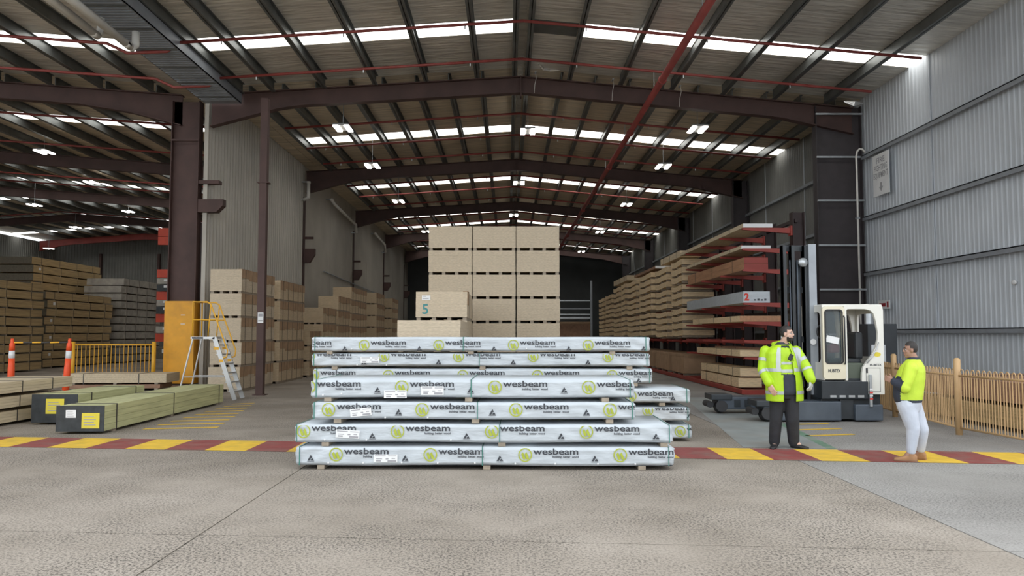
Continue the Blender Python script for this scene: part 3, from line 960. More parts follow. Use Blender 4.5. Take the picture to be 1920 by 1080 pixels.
# ------------------------------------------------------------------ board stacks along the pale wall
WS = [(23.05, 3.25, 5, .728, .655, -7.92, .93, 'nearest stack'), (26.85, 3.2, 5, .712, .64, -7.90, .93, 'second stack'), (33.2, 2.6, 4, .71, .64, -7.9, .94, 'low third stack'),
      (36.1, 2.7, 5, .695, .625, -7.9, .94, 'fourth stack'), (39.1, 4.2, 6, .68, .61, -7.9, .94, 'fifth stack'), (46.6, 3.0, 6, .70, .63, -7.9, .94, 'sixth stack'), (53, 2.8, 6, .69, .62, -7.9, .94, 'farthest stack')]
wo = ['resting on the floor', 'second from the floor', 'third from the floor', 'fourth from the floor', 'fifth from the floor', 'sixth from the floor']
for (D, d, n, pitch, h, xr, w, nm) in WS:
    for r in range(n):
        board_pack(f'tan board pack, {wo[r]} in the {nm} along the pale wall', xr - w / 2 + random.uniform(-.02, .02), D + d / 2, .078 + pitch * r, w, d, h, 'board packs along the pale wall', int(D * 10 + r), wrap=True, mat='chipboard' if D < 25 else 'chipboard_side', nb=4)
    if nm == 'low third stack':
        for r in range(3):
            board_pack(f'tan board pack in the little stack after the second one, {wo[r]}', xr - w / 2, 30.9 + 1.0, .078 + pitch * r * .85, w, 1.9, h * .84, 'board packs along the pale wall', 500 + r, wrap=True, mat='chipboard_side')

# ------------------------------------------------------------------ cantilever rack on the other side
rk = thing('cantilever_rack', 'long red cantilever rack full of board packs beside the hall wall', 'rack', (8.1, 21.9, 0))
LV = [4.75, 4.16, 3.56, 2.60, 2.06, 1.53, 1.05]
arm_m = MB()
vs = [(0, -.06, -.16), (0, .06, -.16), (-1.4, .05, -.05), (-1.4, -.05, -.05), (0, -.06, .0), (0, .06, .0), (-1.4, .05, .0), (-1.4, -.05, .0)]
arm_m.add(vs, [(0, 1, 2, 3), (7, 6, 5, 4), (0, 3, 7, 4), (1, 5, 6, 2), (3, 2, 6, 7), (0, 4, 5, 1)]).box(-.03, .05, -.1, .1, -.22, .06)
arm_mesh = arm_m.mesh('arm', 'rack_red')
up_mesh = MB().box(0, .35, -.02, .02, 0, 5.2).box(0, .03, -.14, .14, 0, 5.2).box(.32, .35, -.14, .14, 0, 5.2).mesh('upright', 'rack_dark')
base_mesh = MB().box(-1.45, .4, -.12, .12, 0, .13).mesh('base_foot', 'rack_red')
# uprights every 2.4 m; the near bays carry long timber on seven levels, the far ones board packs on three
for k in range(4):
    y = .15 + 2.35 * k
    link('upright', up_mesh, rk, (.05, y, 0))
    link('base_foot', base_mesh, rk, (0, y, 0))
    for z in LV:
        link('arm', arm_mesh, rk, (.03, y, z - .0))
FAR_COL = [(29.5, 2.45), (32.4, 3.0), (36.0, 3.7), (40.2, 3.5), (44.1, 1.9), (46.3, 3.1), (49.8, 3.6), (53.9, 3.4)]
for (D, d) in FAR_COL:
    for y in (D + .35 - 21.9, D + d - .35 - 21.9):
        link('upright', up_mesh, rk, (.05, y, 0))
        link('base_foot', base_mesh, rk, (0, y, 0))
        for z in (3.62, 2.72, 1.52):
            link('arm', arm_mesh, rk, (.03, y, z - .04))
MB().box(-1.5, -1.38, 0, 36.2, .02, .14).build('floor_rail', 'rack_red', rk)
for z in (4.9, 2.3):
    MB().box(.1, .2, 0, 36, z, z + .1).build('brace', 'rack_dark', rk)


def sag_body(w, d, h, sag, seed):
    rnd = random.Random(seed)
    m = MB()
    n = 12
    ph = rnd.uniform(-.3, .3)
    for k in range(3):
        z0, z1 = h * k / 3, h * (k + 1) / 3 - .004
        ring = []
        for i in range(n + 1):
            t = i / n
            dz = -sag * math.sin(PI * t) * 1.0 + sag * .5 * math.sin(2 * PI * t + ph)
            y = -d / 2 + d * t
            ring.append([Vector((-w / 2, y, z0 + dz)), Vector((w / 2, y, z0 + dz)), Vector((w / 2, y, z1 + dz)), Vector((-w / 2, y, z1 + dz))])
        m.rings(ring)
    return m


def sheet_pack(label, x, y, z, w, d, h, sag, seed, grp, mat='ply'):
    t = thing('sheet_pack', label, 'board pack', (x, y, z), 0, grp)
    sag_body(w, d, h, sag, seed).build('sheets', mat, t)
    for k in range(3):
        tt = .08 + .42 * k
        dz = -sag * math.sin(PI * tt)
        MB().box(-w / 2 + .02, w / 2 - .02, -d / 2 + d * tt - .05, -d / 2 + d * tt + .05, -.07 + dz, dz + .004).build('bearer', 'bearer', t)
    return t


cn = ['nearest', 'second', 'third', 'fourth', 'fifth', 'sixth', 'seventh', 'farthest']
wordn = ['lowest', 'second', 'third', 'topmost']
for i, (D, d) in enumerate(FAR_COL):
    for z0, n, p, where in ((3.70, 3, .315, 'top'), (2.80, 3, .285, 'middle'), (1.60, 4, .285, 'lower')):
        if i > 5 and where == 'top':
            n = 2
        for k in range(n):
            sheet_pack(f'{wordn[k] if k < n - 1 else "topmost"} pale sheet pack on the {where} rack level, {cn[i]} rack column', 6.72 + .62, D + d / 2, z0 + .07 + p * k - .05 * (i % 2), 1.22, d - .42, p - .095, .035, i * 31 + k, f'sheet packs on the {where} rack level')
    t = thing('crate', f'tan board crate on bearers under the rack, {cn[i]} from the opening', 'crate', (7.33, D + d / 2, .15), 0, 'crates under the rack')
    MB().bevel_box(-.6, .6, -d / 2 + .06, d / 2 - .06, .06, .78, .012).build('box', 'cardboard', t)
    MB().bevel_box(-.615, .615, -d / 2 + .05, d / 2 - .05, .70, .80, .008).build('lid', 'cardboard', t)
    for s in (-1, 0, 1):
        MB().box(-.58, .58, s * (d / 2 - .3) - .05, s * (d / 2 - .3) + .05, -.02, .06).build('bearer', 'bearer', t)


def long_pack(name, label, x0, x1, y0, y1, z, h, mat, endmat, grp='long timber on the near rack bays', layers=1, straps=3, tilt=0.0):
    t = thing(name, label, 'timber pack', ((x0 + x1) / 2, y0, z), tilt, grp)
    w, d = x1 - x0, y1 - y0
    for k in range(layers):
        MB().box(-w / 2, w / 2, .01, d, h * k / layers, h * (k + 1) / layers - .004).build('timber_layer', mat, t)
        MB().box(-w / 2 + .003, w / 2 - .003, .0, .012, h * k / layers + .002, h * (k + 1) / layers - .006).build('end_face', endmat, t)
    for s in range(straps):
        yy = d * (s + .5) / straps
        MB().box(-w / 2 - .004, w / 2 + .004, yy - .012, yy + .012, h - .003, h + .003).box(-w / 2 - .005, -w / 2 - .001, yy - .012, yy + .012, 0, h).box(w / 2 + .001, w / 2 + .005, yy - .012, yy + .012, 0, h).build('strap', 'strap_dark', t)
    return t


long_pack('beam_pack', 'thin pale beam pack on the top arms of the near rack bays', 6.75, 7.6, 22.0, 30.2, 4.76, .12, 'pine_pale', 'paper')
long_pack('beam_pack', 'pale board pack lying farther back on the top arms of the rack', 6.85, 7.7, 30.6, 34.5, 4.78, .26, 'pine_pale', 'pine_pale')
long_pack('beam_pack', 'thin brown board pack lying on top of the middle rack columns', 6.9, 7.9, 36.0, 42.0, 4.78, .12, 'timber_brown', 'paper')
long_pack('beam_pack', 'pale board pack on top of the farther rack columns', 6.8, 7.9, 44.0, 49.5, 4.78, .3, 'pine_pale', 'pine_pale')
long_pack('beam_pack', 'thin beam pack with white end on the second rack level', 6.75, 7.6, 22.2, 29.0, 4.17, .10, 'pine_pale', 'paper')
long_pack('beam_pack', 'orange-brown beam pack with a red end on the third rack level', 6.85, 7.55, 22.3, 29.3, 3.57, .36, 'beam_brown', 'rack_red', layers=2)
t = long_pack('beam_pack', 'white wrapped beam pack with a red figure 2 on its end', 6.78, 7.55, 22.2, 29.2, 2.61, .33, 'wrap', 'wrap', straps=0)
a_, b_ = text2d('2', .28, .012)
MB().add(*on_face((a_, b_), FRONT, (-.36, -.004, .07))).build('painted_number', 'ink_red', t)
for k in range(4):
    MB().box(-.08 + k * .1, -.02 + k * .1, -.004, .0, .06, .10 + .015 * (k % 2)).build('stencil_mark', 'print_dark', t)
long_pack('beam_pack', 'flat pale board pack on the fifth rack level', 6.7, 7.9, 22.3, 28.0, 2.07, .17, 'ply', 'beam_brown')
long_pack('beam_pack', 'flat tan board pack on the second lowest rack arms', 6.72, 7.3, 22.4, 27.5, 1.06, .19, 'ply', 'ply')
long_pack('beam_pack', 'dark brown timber pack on the second lowest rack arms', 7.36, 7.95, 22.5, 27.5, 1.06, .24, 'timber_brown', 'timber_brown')
long_pack('beam_pack', 'tan board pack resting on the rack feet', 6.72, 7.4, 22.6, 27.0, .16, .28, 'ply', 'ply')
long_pack('beam_pack', 'tan board pack lying on top of the one on the rack feet', 6.74, 7.38, 22.5, 27.0, .48, .24, 'ply', 'ply')
long_pack('beam_pack', 'pale stamped timber pack beside the boards on the rack feet', 7.46, 7.95, 22.2, 26.0, .30, .36, 'pine_pale', 'pine_pale')

# ------------------------------------------------------------------ timber of the neighbouring hall
def timber_stack(prefix, x1, D, d, z0, n, p, w, mat, endmat, grp, top=True):
    od = ['lowest', 'second', 'third', 'fourth', 'fifth', 'sixth', 'seventh', 'eighth', 'ninth', 'tenth', 'eleventh', 'twelfth', 'thirteenth', 'fourteenth']
    for k in range(n):
        l = f'{prefix}, {"topmost" if k == n - 1 else od[k] + (" layer up" if k else " layer")}'
        j = random.uniform(-.05, .05)
        t = thing('timber_pack', l, 'timber pack', (x1 - w / 2 + j, D + d / 2 + random.uniform(-.1, .1), z0 + p * k), 0, grp)
        h = p - .07
        MB().box(-w / 2, w / 2, -d / 2 + .02, d / 2, 0, h).build('timber', mat, t)
        MB().box(-w / 2, w / 2, -d / 2, -d / 2 + .02, .0, h).build('end_face', endmat, t)
        for s in range(4):
            yy = -d / 2 + d * (s + .5) / 4
            MB().box(w / 2, w / 2 + .006, yy - .014, yy + .014, 0, h + .004).box(-w / 2, w / 2, yy - .014, yy + .014, h, h + .005).build('strap', 'strap_dark', t)
            MB().box(-w / 2 + .02, w / 2 - .02, yy - .045, yy + .045, -.07, 0).build('bearer', 'bearer', t)
        if k % 2 and mat == 'pine_dark':
            MB().box(w / 2 + .004, w / 2 + .01, -d / 2 + .5, -d / 2 + .68, h * .35, h * .75).build('paper_label', 'paper', t)


timber_stack('brown timber pack in the closest big stack next door', -22.0, 29.5, 7.2, .08, 10, .405, 2.3, 'pine_dark', 'pine_end', 'closest timber stack next door')
timber_stack('brown treated timber pack in the stack behind the orange barrier', -23.0, 38.6, 6.4, .08, 9, .425, 2.2, 'pine_dark', 'pine_end', 'middle timber stack next door')
timber_stack('brown treated timber pack in the tall stack furthest behind', -25.6, 41.6, 7.0, .08, 13, .452, 2.2, 'pine_dark', 'pine_end', 'tall timber stack next door')
timber_stack('grey plastic-wrapped timber pack in the stack near the red rack', -22.8, 45.8, 5.2, .08, 11, .455, 2.2, 'pine_grey', 'pine_grey', 'grey timber stack next door')

lr = thing('cantilever_rack', 'red cantilever rack in the neighbouring hall beside the brown column', 'rack', (-15.9, 40, 0))
for y in (0, 3, 6):
    MB().box(-.15, .15, y - .2, y + .2, 0, 7.4).build('upright', 'rack_dark', lr)
    for z in (7.2, 6.75, 5.05, 3.9, 2.75, 1.75):
        MB().box(-2.2, -.1, y - .1, y + .1, z - .42, z).build('arm', 'arm_orange', lr)
for k, (z, h, m_) in enumerate([(5.06, .3, 'pack_end_black'), (3.92, .34, 'pack_end_black'), (4.28, .3, 'pine_grey'), (2.77, .36, 'pack_end_black'), (3.16, .3, 'pine_grey'), (1.77, .34, 'pine_grey'), (.45, .6, 'pine_end')]):
    if k == 0:
        continue
    t = long_pack('beam_pack', ['', 'dark-ended timber pack, higher on the neighbouring red rack', 'grey wrapped timber pack, topmost on the neighbouring red rack', 'dark-ended timber pack, halfway up the neighbouring red rack', 'grey wrapped timber pack, halfway up the neighbouring red rack', 'grey timber pack, low on the neighbouring red rack', 'dark timber pack under the neighbouring red rack'][k], -18.0, -16.1, 39.7, 46.3, z, h, 'pine_grey', m_, 'packs on the neighbouring rack')
    for s in (-.6, .1, .6):
        MB().box(s, s + .22, -.008, .0, h * .5, h * .85).build('paper_label', 'paper', t)

# pale beam packs on the floor, front left
for k in range(3):
    z = .06 + .275 * k
    t = thing('timber_pack', ['pale beam pack on the floor at the edge, lowest of three', 'pale beam pack at the edge, between two others', 'pale beam pack at the edge, topmost of three'][k], 'timber pack', (-9.95 + .04 * k, 14.1, z), math.radians(-1), 'pale beam packs at the edge')
    for j in range(4):
        MB().box(-.6, .6, -3.6, 2.45 - (.25 * (2 - k)), .052 * j, .052 * (j + 1) - .003).build('beam_layer', 'pine_pale', t)
    for s in range(6):
        yy = -3.0 + s * .95
        MB().box(.6, .606, yy - .01, yy + .01, -.01, .212).box(-.6, .606, yy - .01, yy + .01, .207, .212).build('strap', 'strap_dark', t)
        if s % 2:
            MB().box(-.55, .55, yy - .05, yy + .05, -.06, 0).build('bearer', 'bearer', t)
t = thing('timber_pack', 'pale board pack lying crosswise before the brown column', 'timber pack', (-11.9, 24.1, 0), math.radians(5))
for j in range(5):
    MB().box(-1.5, 1.5, -.6, .6, .24 + .055 * j, .24 + .055 * (j + 1) - .003).build('board_layer', 'pine_pale', t)
MB().box(-1.4, 1.3, -.55, .55, .07, .19).build('lower_layer', 'timber_brown', t)
for x in (-1.2, 0, 1.2):
    MB().box(x - .05, x + .05, -.58, .58, .19, .24).box(x - .05, x + .05, -.58, .58, 0, .07).build('bearer', 'bearer', t)
for x in (-.9, .7):
    MB().box(x - .012, x + .012, -.606, .606, .512, .52).box(x - .012, x + .012, -.606, -.6, .2, .52).build('strap', 'strap_dark', t)


def green_pack(label, x0, x1, y0, y1, h, tags, rz=0.0):
    t = thing('treated_timber_pack', label, 'timber pack', ((x0 + x1) / 2, y0, .05), rz, 'black-ended green timber packs')
    w, d = x1 - x0, y1 - y0
    nr, nc = 4, 6
    for r in range(nr):
        for c in range(nc):
            MB().box(-w / 2 + w * c / nc + .002, -w / 2 + w * (c + 1) / nc - .002, .015, d + random.uniform(-.02, .02), h * r / nr + .001, h * (r + 1) / nr - .003).build('board', 'pine_green', t)
    MB().box(-w / 2 - .006, w / 2 + .006, .0, .014, -.005, h + .004).build('end_cover', 'pack_end_black', t)
    for (u, v, tw, th, m_) in tags:
        p = MB().box(u, u + tw, -.006, .0, v, v + th).build('tag', m_, t)
        m = MB()
        for q_ in range(4):
            m.box(u + tw * .12, u + tw * (.8 - .1 * (q_ % 2)), -.008, -.006, v + th * (.2 + .18 * q_), v + th * (.25 + .18 * q_))
        m.build('tag_print', 'ink_fade', p)
    for yy in ((.45, 2.9, d - .3) if d > 4 else (.5, d - .4)):
        MB().box(-w / 2 - .006, w / 2 + .006, yy - .014, yy + .014, h, h + .006).box(w / 2 + .001, w / 2 + .007, yy - .014, yy + .014, -.01, h).build('strap', 'strap_dark', t)
        MB().box(-w / 2 + .02, w / 2 - .02, yy - .045, yy + .045, -.05, 0).build('bearer', 'bearer', t)


green_pack('long green treated-pine pack with a black end, yellow and white tags', -7.70, -6.90, 13.35, 19.2, .43, [(.03, .05, .30, .26, 'tag_yellow'), (-.24, .23, .17, .13, 'paper')], math.radians(1))
green_pack('shorter green treated-pine pack with black end and one yellow tag', -8.95, -8.10, 14.7, 17.4, .52, [(-.16, .16, .34, .28, 'tag_yellow')])

# ------------------------------------------------------------------ barrier, bollards, platform ladder
t = thing('pipe_barrier', 'orange barred barrier in front of the treated timber stacks', 'barrier', (-13.0, 25.6, 0))
for x in (-1.3, 1.35):
    MB().tube([(x, 0, 0), (x, 0, 1.46)], .065, 12).build('post', 'rail_yellow', t, smooth=True)
for z in (1.36, .3):
    MB().tube([(-1.3, 0, z), (1.35, 0, z)], .025, 8).build('rail', 'rail_yellow', t, smooth=True)
for k in range(18):
    MB().tube([(-1.16 + k * .139, 0, .3), (-1.16 + k * .139, 0, 1.36)], .011, 6).build('bar', 'rail_yellow', t)
for i, (x, tl) in enumerate([(-12.1, .0), (-10.78, .05)]):
    t = thing('delineator_post', ['red and white delineator post standing behind the pale beam packs, nearer the edge', 'leaning red and white delineator post next to the orange barrier'][i], 'bollard', (x, 19.0, 0), 0, 'red and white delineator posts')
    f = lambda z: (tl * z, 0, z)
    MB().tube([f(.05), f(.9), f(.92), f(1.12)], [.08, .075, .07, .068], 12).build('lower_sleeve', 'hazard_orange', t, smooth=True)
    MB().tube([f(1.12), f(1.3)], [.068, .064], 12).build('reflective_band', 'white_band', t, smooth=True)
    MB().tube([f(1.3), f(1.47), f(1.5), f(1.56), f(1.6)], [.064, .06, .035, .04, .03], 12).build('top_sleeve', 'hazard_orange', t, smooth=True)
    MB().tube([(0, 0, 0), (0, 0, .05)], .24, 12).build('base', 'rubber', t)
t = thing('barrier_bar', 'orange and black bar linking the two red and white posts', 'bar', (-12.1, 19.0, 1.5))
for k in range(6):
    MB().tube([(.05 + k * .22, 0, .0), (.05 + (k + 1) * .22, 0, .0 + .002 * k)], .018, 8).build('bar_section', 'rail_yellow' if k % 2 == 0 else 'strap_dark', t)

t = thing('platform_ladder', 'aluminium platform ladder with yellow handrails beside the brown column', 'ladder', (-7.9, 20.5, 0))
for s in (-.3, .3):
    MB().tube([(-.28, s, 1.62), (-.62, s * 1.25, .03)], .022, 8).build('rear_leg', 'aluminium', t)
    m = MB()
    mx = Matrix.Translation((.55, s, .82)) @ Matrix.Rotation(math.atan2(.56, 1.62), 4, 'Y').inverted()
    m.box(-.055, .055, -.02, .02, -.86, .86, 0, mx)
    m.build('stile', 'aluminium', t)
    MB().tube([(-.3, s, 1.62), (-.3, s, 2.55), (.06, s, 2.55), (.16, s, 2.48), (.62, s, 1.28), (.6, s, 1.12), (.42, s, 1.05)], .02, 8).build('handrail', 'rail_yellow', t, smooth=True)
    MB().tube([(-.3, s, 2.08), (.32, s, 2.08)], .016, 8).build('mid_rail', 'rail_yellow', t, smooth=True)
    MB().tube([(.1, s, 1.63), (.16, s, 2.5)], .016, 8).build('rail_post', 'rail_yellow', t, smooth=True)
    MB().box(.27, .40, s - .03, s + .03, 1.3, 1.37).box(.42, .52, s - .03, s + .03, .98, 1.05).build('clamp', 'rail_yellow', t)
    MB().tube([(-.62, s * 1.25 - .03, .07), (-.62, s * 1.25 + .03, .07)], .07, 12).build('wheel', 'rubber', t)
MB().tube([(-.3, -.3, 2.55), (-.3, .3, 2.55)], .02, 8).build('end_rail', 'rail_yellow', t, smooth=True)
MB().box(-.34, .28, -.32, .32, 1.58, 1.64).build('platform', 'aluminium', t)
MB().box(-.3, -.02, -.335, -.321, 1.59, 1.63).build('plate', 'rubber', t)
for k in range(6):
    zz = .22 + .24 * k
    xx = .83 - zz * .3457
    MB().box(xx - .1, xx + .06, -.28, .28, zz - .015, zz + .015).build('tread', 'aluminium', t)
MB().tube([(-.5, -.36, .6), (.55, -.31, .6)], .014, 6).build('brace', 'aluminium', t)
MB().tube([(-.5, .36, .6), (.55, .31, .6)], .014, 6).build('brace', 'aluminium', t)

# ------------------------------------------------------------------ fence beside the men, timber behind it
def hoop_fence(label, p, q_, n):
    p, q_ = Vector((*p, 0)), Vector((*q_, 0))
    L = (q_ - p).length
    t = thing('hoop_fence_panel', label, 'fence', p, math.atan2(q_.y - p.y, q_.x - p.x), 'tan hoop-top fence panels')
    MB().tube([(0, 0, 0), (0, 0, 1.27), (0, 0, 1.30)], [.055, .055, .03], 12).build('post', 'fence_tan', t, smooth=True)
    for z in (1.0, .12):
        MB().tube([(0, 0, z), (L, 0, z)], .018, 8).build('rail', 'fence_tan', t, smooth=True)
    pw = (L - .1) / n
    hoop = None
    for k in range(n):
        x = .09 + pw * k
        if hoop is None:
            w = pw * .28
            hoop = MB().tube([(-w, 0, .12), (-w, 0, 1.06)] + [(-w * math.cos(a), 0, 1.06 + w * 1.3 * math.sin(a)) for a in (.5, 1.0, 1.57, 2.14, 2.64)] + [(w, 0, 1.06), (w, 0, .12)], .0095, 6).mesh('hoop', 'fence_tan')
        link('hoop', hoop, t, (x + pw / 2, 0, 0))
    return t


hoop_fence('tan hoop-top fence panel nearest the opening, beside the man in jeans', (7.95, 10.2), (7.66, 13.15), 22)
hoop_fence('tan hoop-top fence panel between the man in jeans and the side loader', (7.66, 13.2), (8.0, 16.0), 20)
hoop_fence('tan hoop-top fence panel partly hidden behind the side loader', (8.0, 16.05), (8.4, 18.8), 20)
for r in range(2):
    for c in range(2):
        long_pack('timber_pack', f'weathered brown timber pack behind the hoop-top fence, {["lower", "upper"][r]} one {["nearest the fence", "nearest the wall"][c]}', 8.75 + c * 1.25, 9.9 + c * 1.25, 11.4, 16.6, .08 + .43 * r, .36, 'timber_brown' if r else 'pine_dark', 'pine_end', 'timber packs behind the fence', layers=3)

# ------------------------------------------------------------------ signs on the grey wall
def wall_sign(name, label, y, z, w, h, lines, mat='paper', ink='ink_red', arrow=None):
    t = thing(name, label, 'sign', (XR - .19, y, z))
    MB().box(-.01, .01, -w / 2, w / 2, -h / 2, h / 2).build('board', mat, t)
    for (txt, size, dz, wd) in lines:
        a_, b_ = text2d(txt, size, .004, 'CENTER', width=wd)
        MB().add(*on_face((a_, b_), FACE_LEFT, (-.013, 0, dz))).build('lettering', ink, t)
    if arrow:
        pts = [(-.05, .16), (.05, .16), (.05, .02), (.13, .02), (0, -.14), (-.13, .02), (-.05, .02)]
        MB().add(*on_face(poly2d(pts, (), .002), FACE_LEFT, (-.013, 0, arrow))).build('arrow', ink, t)
    return t


wall_sign('wall_sign', 'white fire fighting equipment sign with a down arrow, high on the grey wall', 24.55, 6.85, 1.05, 1.35, [('FIRE', .26, .38, .55), ('FIGHTING', .26, .14, .85), ('EQUIPMENT', .26, -.10, .95)], arrow=-.42, ink='ink_fade')
t = wall_sign('wall_sign', 'small white safety sign low on the grey wall above the side loader', 24.6, 2.65, .75, .28, [], ink='cap_red')
MB().box(-.014, -.01, -.12, .3, -.06, .05).build('red_panel', 'cap_red', t)
MB().box(-.014, -.01, -.3, -.2, -.09, .09).build('red_symbol', 'cap_red', t)
t = thing('hooked_pipe', 'slim white pipe with a hooked top beside the wide dark column', 'pipe', (11.75, 25.7, 0))
MB().tube([(0, 0, 1.0), (0, 0, 7.7), (.03, 0, 7.86), (.12, 0, 7.95), (.22, 0, 7.93), (.3, 0, 7.82)], .035, 8).build('pipe', 'pvc', t, smooth=True)
for z in (3.2, 5.6):
    MB().box(-.05, .05, -.05, .1, z - .03, z + .03).build('clip', 'galvanised', t)
t = thing('electrical_cabinet', 'tall dark cabinet with a pale notice behind the side loader', 'cabinet', (8.9, 18.6, 0))
MB().bevel_box(-.35, .35, -.25, .25, 0, 1.95, .015).build('body', 'machine_dark', t)
MB().box(-.28, .06, -.26, -.25, 1.02, 1.45).build('notice', 'galvanised', t)
MB().tube([(-.2, 0, 1.95), (-.2, 0, 2.22)], .1, 12).build('vent', 'galvanised', t)

# mezzanine frame at the far end
t = thing('steel_gantry', 'pale railed steel gantry in front of the far dark wall', 'gantry', (5.6, 62, 0))
for x in (-2.3, 1.1):
    MB().box(x - .08, x + .08, -.08, .08, 0, 6.0).build('post', 'girt_grey', t)
for z in (4.4, 3.75, 3.3):
    MB().box(-2.3, 1.1, -.04, .04, z - .04, z + .05).build('rail', 'galvanised' if z != 3.75 else 'girt_grey', t)
MB().box(-2.3, 1.1, 0, 3, 2.95, 3.1).build('deck', 'galvanised', t)
MB().box(-2.25, 1.05, .6, .66, 0, 2.5).build('panel', 'timber_brown', t)

# ------------------------------------------------------------------ side loader
fk = thing('side_loader', 'cream and black side loader with a tall mast, parked by the fence', 'forklift', (6.75, 15.1, 0))
U = lambda px: (px - 1600) / 96.0
Z = lambda py: (791 - py) / 96.0
# chassis, load legs, skirts
MB().bevel_box(-.62, .56, .12, 1.35, .10, .62, .02).build('chassis', 'machine_dark', fk)
MB().bevel_box(-1.6, -.27, -.02, .5, .03, .40, .02).build('skirt', 'machine_blue', fk)
MB().bevel_box(.0, .54, -.02, .4, .03, .34, .02).build('skirt', 'machine_blue', fk)
MB().bevel_box(-.27, .0, .05, .5, .05, .5, .01).build('wheel_housing', 'machine_dark', fk)
deck = MB().bevel_box(-.64, .28, .0, .5, .44, .80, .02).build('deck_beam', 'machine_dark', fk)
for k in range(4):
    MB().box(-.48 + k * .18, -.36 + k * .18, -.008, .002, .475, .52).build('slot', 'galvanised', deck)
for y0, u0 in ((.0, -1.98), (1.55, -2.45)):
    lg = MB().bevel_box(u0 + .2, -.5, y0, y0 + .5, .10, .36, .02).build('load_leg', 'machine_blue', fk)
    MB().bevel_box(u0 + .05, u0 + .5, y0 - .04, y0 + .54, .30, .42, .015).build('leg_cap', 'machine_dark', lg)
    MB().tube([(u0 + .28, y0 - .02, .17), (u0 + .28, y0 + .2, .13)], .125, 18).build('wheel', 'rubber', lg)
    MB().tube([(u0 + .05, y0 + .05, .2), (u0 + .05, y0 + .45, .2)], .07, 12).build('guide_roller', 'rubber', lg)
    for s in range(3):
        MB().box(u0 + .55 + s * .22, u0 + .68 + s * .22, y0 - .012, y0, .15, .30).build('leg_recess', 'machine_dark', lg)
pst = MB().bevel_box(.27, .32, -.06, -.01, .30, .92, .005).build('lamp_stanchion', 'galvanised', fk)
for k in range(4):
    MB().box(.265, .325, -.066, -.055, .44 + k * .06, .47 + k * .06).build('tape_band', 'ink_red' if k % 2 == 0 else 'white_band', pst)
MB().bevel_box(.28, .58, .5, 1.3, .05, .62, .02).build('battery_box', 'machine_dark', fk)
# cab
cab_out = [(-.125, 2.17), (-.10, 2.20), (.25, 2.20), (.36, 2.17), (.42, 2.1), (.46, 1.95), (.49, 1.75), (.485, 1.6), (.45, 1.45), (.35, 1.27), (.24, 1.13), (.19, 1.06),
           (.165, .95), (.155, .77), (.27, .77), (.27, .54), (.58, .54), (.595, 2.18), (.56, 2.25), (.3, 2.285), (0, 2.275), (-.16, 2.25), (-.16, .81), (-.125, .81)]
cf = MB().add(*on_face(poly2d(cab_out, (), .06, .008), FRONT, (0, .04, 0))).build('cab_frame', 'cab_white', fk)
MB().add(*on_face(poly2d(cab_out, (), .06, .004), FRONT, (0, 1.15, 0))).build('cab_frame', 'cab_white', fk)
MB().bevel_box(-.595, .595, .03, 1.18, 2.235, 2.29, .02).build('cab_roof', 'cab_white', fk)
sd = MB()
vs, fs = poly2d([(.02, .56), (1.17, .56), (1.17, 2.25), (.02, 2.25)], [rrect(.16, 1.05, 1.25, 2.12, .1)], .04)
MB().add([Vector((.575, v[0], v[1])) + Vector((v[2], 0, 0)) for v in vs], fs).build('cab_side', 'cab_white', fk)
vs, fs = poly2d([(.02, .81), (1.17, .81), (1.17, 2.25), (.02, 2.25)], [rrect(.12, 1.07, 1.15, 2.14, .1)], .04)
MB().add([Vector((-.575, v[0], v[1])) + Vector((v[2], 0, 0)) for v in vs], fs).build('cab_side', 'cab_white', fk)
vs, fs = poly2d(rrect(-.595, -.165, .83, 2.235, .05), [rrect(-.555, -.215, 1.135, 2.18, .06)], .05, .006)
dr = MB().add(*on_face((vs, fs), FRONT, (0, .02, 0))).build('cab_door', 'cab_cream', fk)
vs, fs = poly2d(rrect(-.565, -.205, 1.125, 2.19, .065), [rrect(-.54, -.23, 1.15, 2.165, .05)], .012)
MB().add(*on_face((vs, fs), FRONT, (0, -.02, 0))).build('window_seal', 'rubber', dr)
MB().add(*on_face(poly2d(rrect(-.55, -.22, 1.14, 2.175, .055), (), .006), FRONT, (0, .02, 0))).build('window_pane', 'glass', dr)
MB().tube([(-.19, -.03, 1.12), (-.19, -.06, 1.16), (-.19, -.06, 2.02), (-.19, -.03, 2.06)], .014, 8).build('grab_handle', 'rubber', dr, smooth=True)
pm = Matrix.Translation((-.40, .0, 1.60)) @ Matrix.Rotation(math.radians(12), 4, 'Y')
MB().box(-.13, .12, .0, .004, -.07, .06, 0, pm).build('paper_sheet', 'paper', dr)
a_, b_ = text2d('HUBTEX', .085, .003, width=.24)
MB().add(*on_face((a_, b_), FRONT, (-.51, -.014, .965))).build('lettering', 'print_dark', dr)
a_, b_ = text2d('HUBTEX', .06, .002, width=.23)
MB().add(*on_face((a_, b_), FRONT, (.31, .0, 1.085))).build('lettering', 'print_dark', cf)
vs, fs = poly2d(rrect(.23, .51, .585, 1.05, .01), [rrect(.236, .504, .591, 1.044, .008)[::-1]], .004)
MB().add(*on_face((vs, fs), FRONT, (0, .0, 0))).build('panel_seam', 'print_dark', cf)
MB().box(.235, .262, -.012, .0, .95, 1.04).build('latch', 'rubber', cf)
vs, fs = poly2d([(.46 + .07 * math.cos(a * PI / 8), 1.31 + .045 * math.sin(a * PI / 8)) for a in range(16)], (), .004)
MB().add(*on_face((vs, fs), FRONT, (0, .0, 0))).build('emblem', 'tag_yellow', cf)
MB().tube([(.49, -.005, 1.55), (.45, -.012, 1.42), (.36, -.012, 1.27), (.25, -.012, 1.14)], .012, 8).build('edge_handle', 'aluminium', cf, smooth=True)
